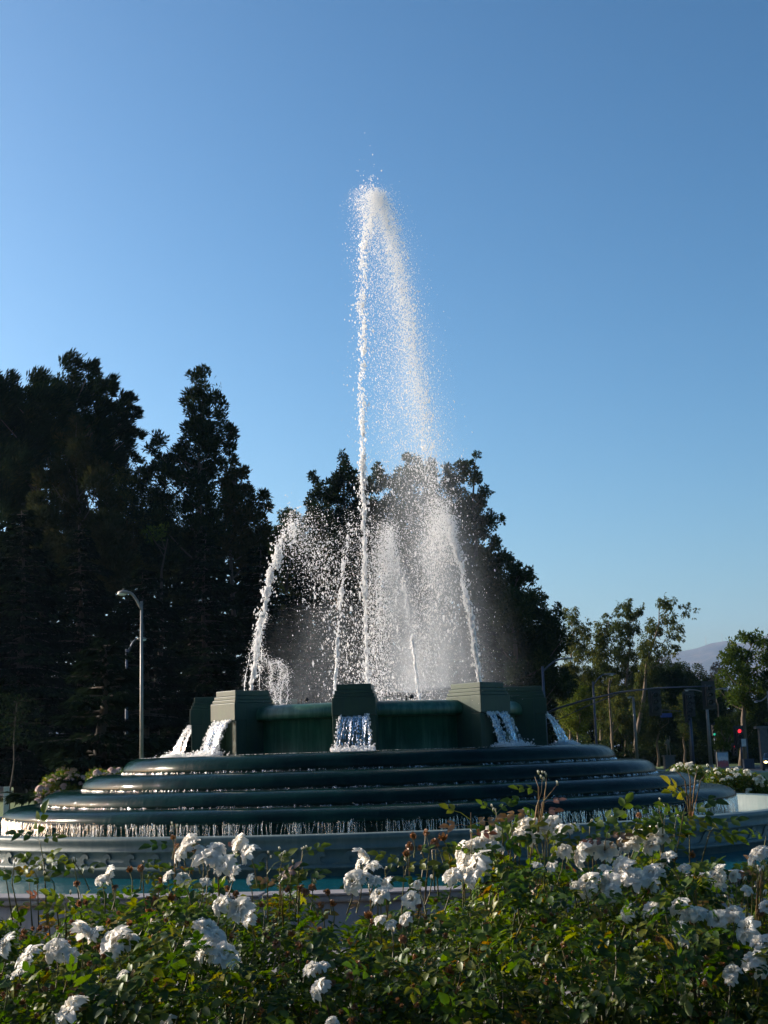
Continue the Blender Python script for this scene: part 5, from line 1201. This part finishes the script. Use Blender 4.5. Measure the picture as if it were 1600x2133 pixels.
shoot([(1405,1740),(1425,1690),(1436,1655),(1443,1640)], [(1412,1722,2.9),(1416,1712,.0),(1422,1698,2.6),(1428,1685,-.3),(1430,1675,2.2),(1434,1664,.0),(1436,1656,2.9),(1420,1700,.5)], 0, Z=5.2, sz=1.2)
for tx_, ty_ in ((1410,1606),(1432,1600),(1452,1603),(1476,1604)): shoot([(1440,1650),((1440+tx_)/2+2, (1645+ty_)/2), (tx_, ty_)], [], 1, True, 5.2)
shoot([(1455,1760),(1478,1735),(1490,1720),(1493,1708)], [(1470,1745,.0),(1480,1732,2.8),(1486,1726,-.3),(1488,1722,.3)], 2)
shoot([(1590,1790),(1592,1765),(1596,1740)], [(1594,1750,2.6)]); shoot([(1540,1850),(1560,1810),(1565,1790)], [(1555,1820,.5),(1550,1830,2.8)], 0)
shoot([(835,1840),(842,1815),(838,1790)], [(840,1815,.4),(838,1800,2.7)], 2); shoot([(870,1840),(880,1812),(915,1810)], [(890,1812,.3),(900,1810,-.2)], 0)
shoot([(905,1790),(900,1770),(925,1768)], [(915,1770,.0),(930,1772,.2),(900,1775,-.6)], 0); shoot([(805,1850),(803,1820),(802,1808)], [(803,1825,.8)], 1)
shoot([(853,1800),(852,1780),(853,1765)], [(852,1785,.5)], 0); shoot([(912,1800),(908,1775),(905,1756)], [(908,1780,.2)], 0); shoot([(885,1800),(895,1765),(888,1740)], [], 0)
shoot([(1440,1800),(1452,1790)], [(1450,1795,.1),(1450,1800,-.4)], 0); shoot([(165,1850),(158,1820),(155,1805)], [(158,1822,2.7),(157,1818,.3)], 0)

for _ in range(38):                                  # ordinary young shoots that make the crest of the hedge ragged
    x = random.choice([random.uniform(170, 620), random.uniform(760, 1450), random.uniform(760, 1450), random.uniform(1480, 1600), random.uniform(0, 160)]); y = float(np.interp(x, TOPX, TOPY))+12
    h = random.uniform(18, 62)*(1 if x > 160 else .6); dx = random.uniform(-12, 16); pts = [(x, y+18), (x+dx*.3, y-h*.5), (x+dx, y-h)]; lv = []
    for q in range(random.randint(3, 6)):
        f = random.uniform(.15, 1); lv.append((x+dx*f, y-h*f+4, random.choice([random.gauss(.2, .4), math.pi-random.gauss(.2, .4)])))
    shoot(pts, lv, random.choice([0, 0, 1, 1, 2]), random.random() < .3, random.uniform(5.15, 5.6), .85)

# ------------------------------------------------------------ rose bushes beyond the fountain
def far_bush(label, x0, x1, ytop, ybot, Z, nbl, pink):
    m = mpp(Z); c = at((x0+x1)/2, ybot, Z); e = empty('rose_bush', (c[0], c[1], 0), label, 'rose bush', 'rose bushes on the far side of the fountain')
    n = int((x1-x0)*60); px = rng.uniform(x0, x1, n); s = (px-x0)/(x1-x0); top_ = np.interp(s, np.linspace(0, 1, len(ytop)), ytop); py = top_+(ybot-top_)*rng.random(n)**.8
    V = np.array([at(a, b, Z+d) for a, b, d in zip(px, py, rng.uniform(-.8, .8, n))])-np.array(e.location); V[:, 2] = np.maximum(V[:, 2], .05)
    quadmesh('foliage', leafquads(V, unit(rng.normal(size=(n, 3))+[0, 0, .2]), rng.uniform(.08, .16, n), rng.uniform(.05, .09, n)), m_rose, e, rng.random(n))['kind'] = 'stuff'
    for _ in range(nbl):
        a = random.uniform(x0+4, x1-4); t_ = float(np.interp((a-x0)/(x1-x0), np.linspace(0, 1, len(ytop)), ytop)); b = t_+random.uniform(0, 1)**1.7*(ybot-t_)*.75
        p = at(a, b, Z-.8)-np.array(e.location); o = share('bloom', random.choice(BLF if pink else BL), e, p, (random.uniform(0, 1), random.uniform(-.5, .5), random.uniform(0, 6)), random.uniform(.06, .13)*1.35)
    for k in range(6):
        xx = random.uniform(-.4, .4)*(x1-x0)*m; MB().tube([(xx*.6, 0, 0), (xx, 0, .8)], [.02, .012], 5).build('cane', m_cane, e)
pinkp = m_petalf('blush_petal', (.78, .62, .58), (.70, .50, .46), .4)
BLF = [bloom_mesh('bloom', s, pinkp, 1.0) for s in (21, 22)]
far_bush('bush of blush white roses standing on the lawn left of the fountain', 74, 190, [1650, 1620, 1612, 1600, 1594, 1606, 1616, 1630], 1688, 60, 52, True)
far_bush('low bush of pale pink roses peeping over the second tier at the left', 180, 262, [1610, 1600, 1606, 1600, 1604], 1680, 58, 16, True)
far_bush('far rose bush with white blooms just past the right end of the second tier', 1385, 1475, [1608, 1594, 1590, 1592, 1596, 1606], 1665, 62, 22, False)
far_bush('far rose bush with a few white blooms near the right edge', 1470, 1598, [1606, 1600, 1604, 1600, 1608, 1612, 1625], 1668, 60, 24, False)

# ------------------------------------------------------------ haze: pale air around the whole scene
hb = MB(); hb.box(-8000, 8000, -420, 9800, -12, 900); hz = hb.build('haze', None); hz['kind'] = 'stuff'; hz['label'] = 'pale summer haze that fades the distant mountain'; hz['category'] = 'haze'
t = NT('haze_air'); pv = t.n('VolumePrincipled', {'Color': (.42, .64, 1.0), 'Density': .000045, 'Anisotropy': .3}); t.t.links.new(pv.outputs[0], t.out.inputs['Volume']); hz.data.materials.append(t.m)
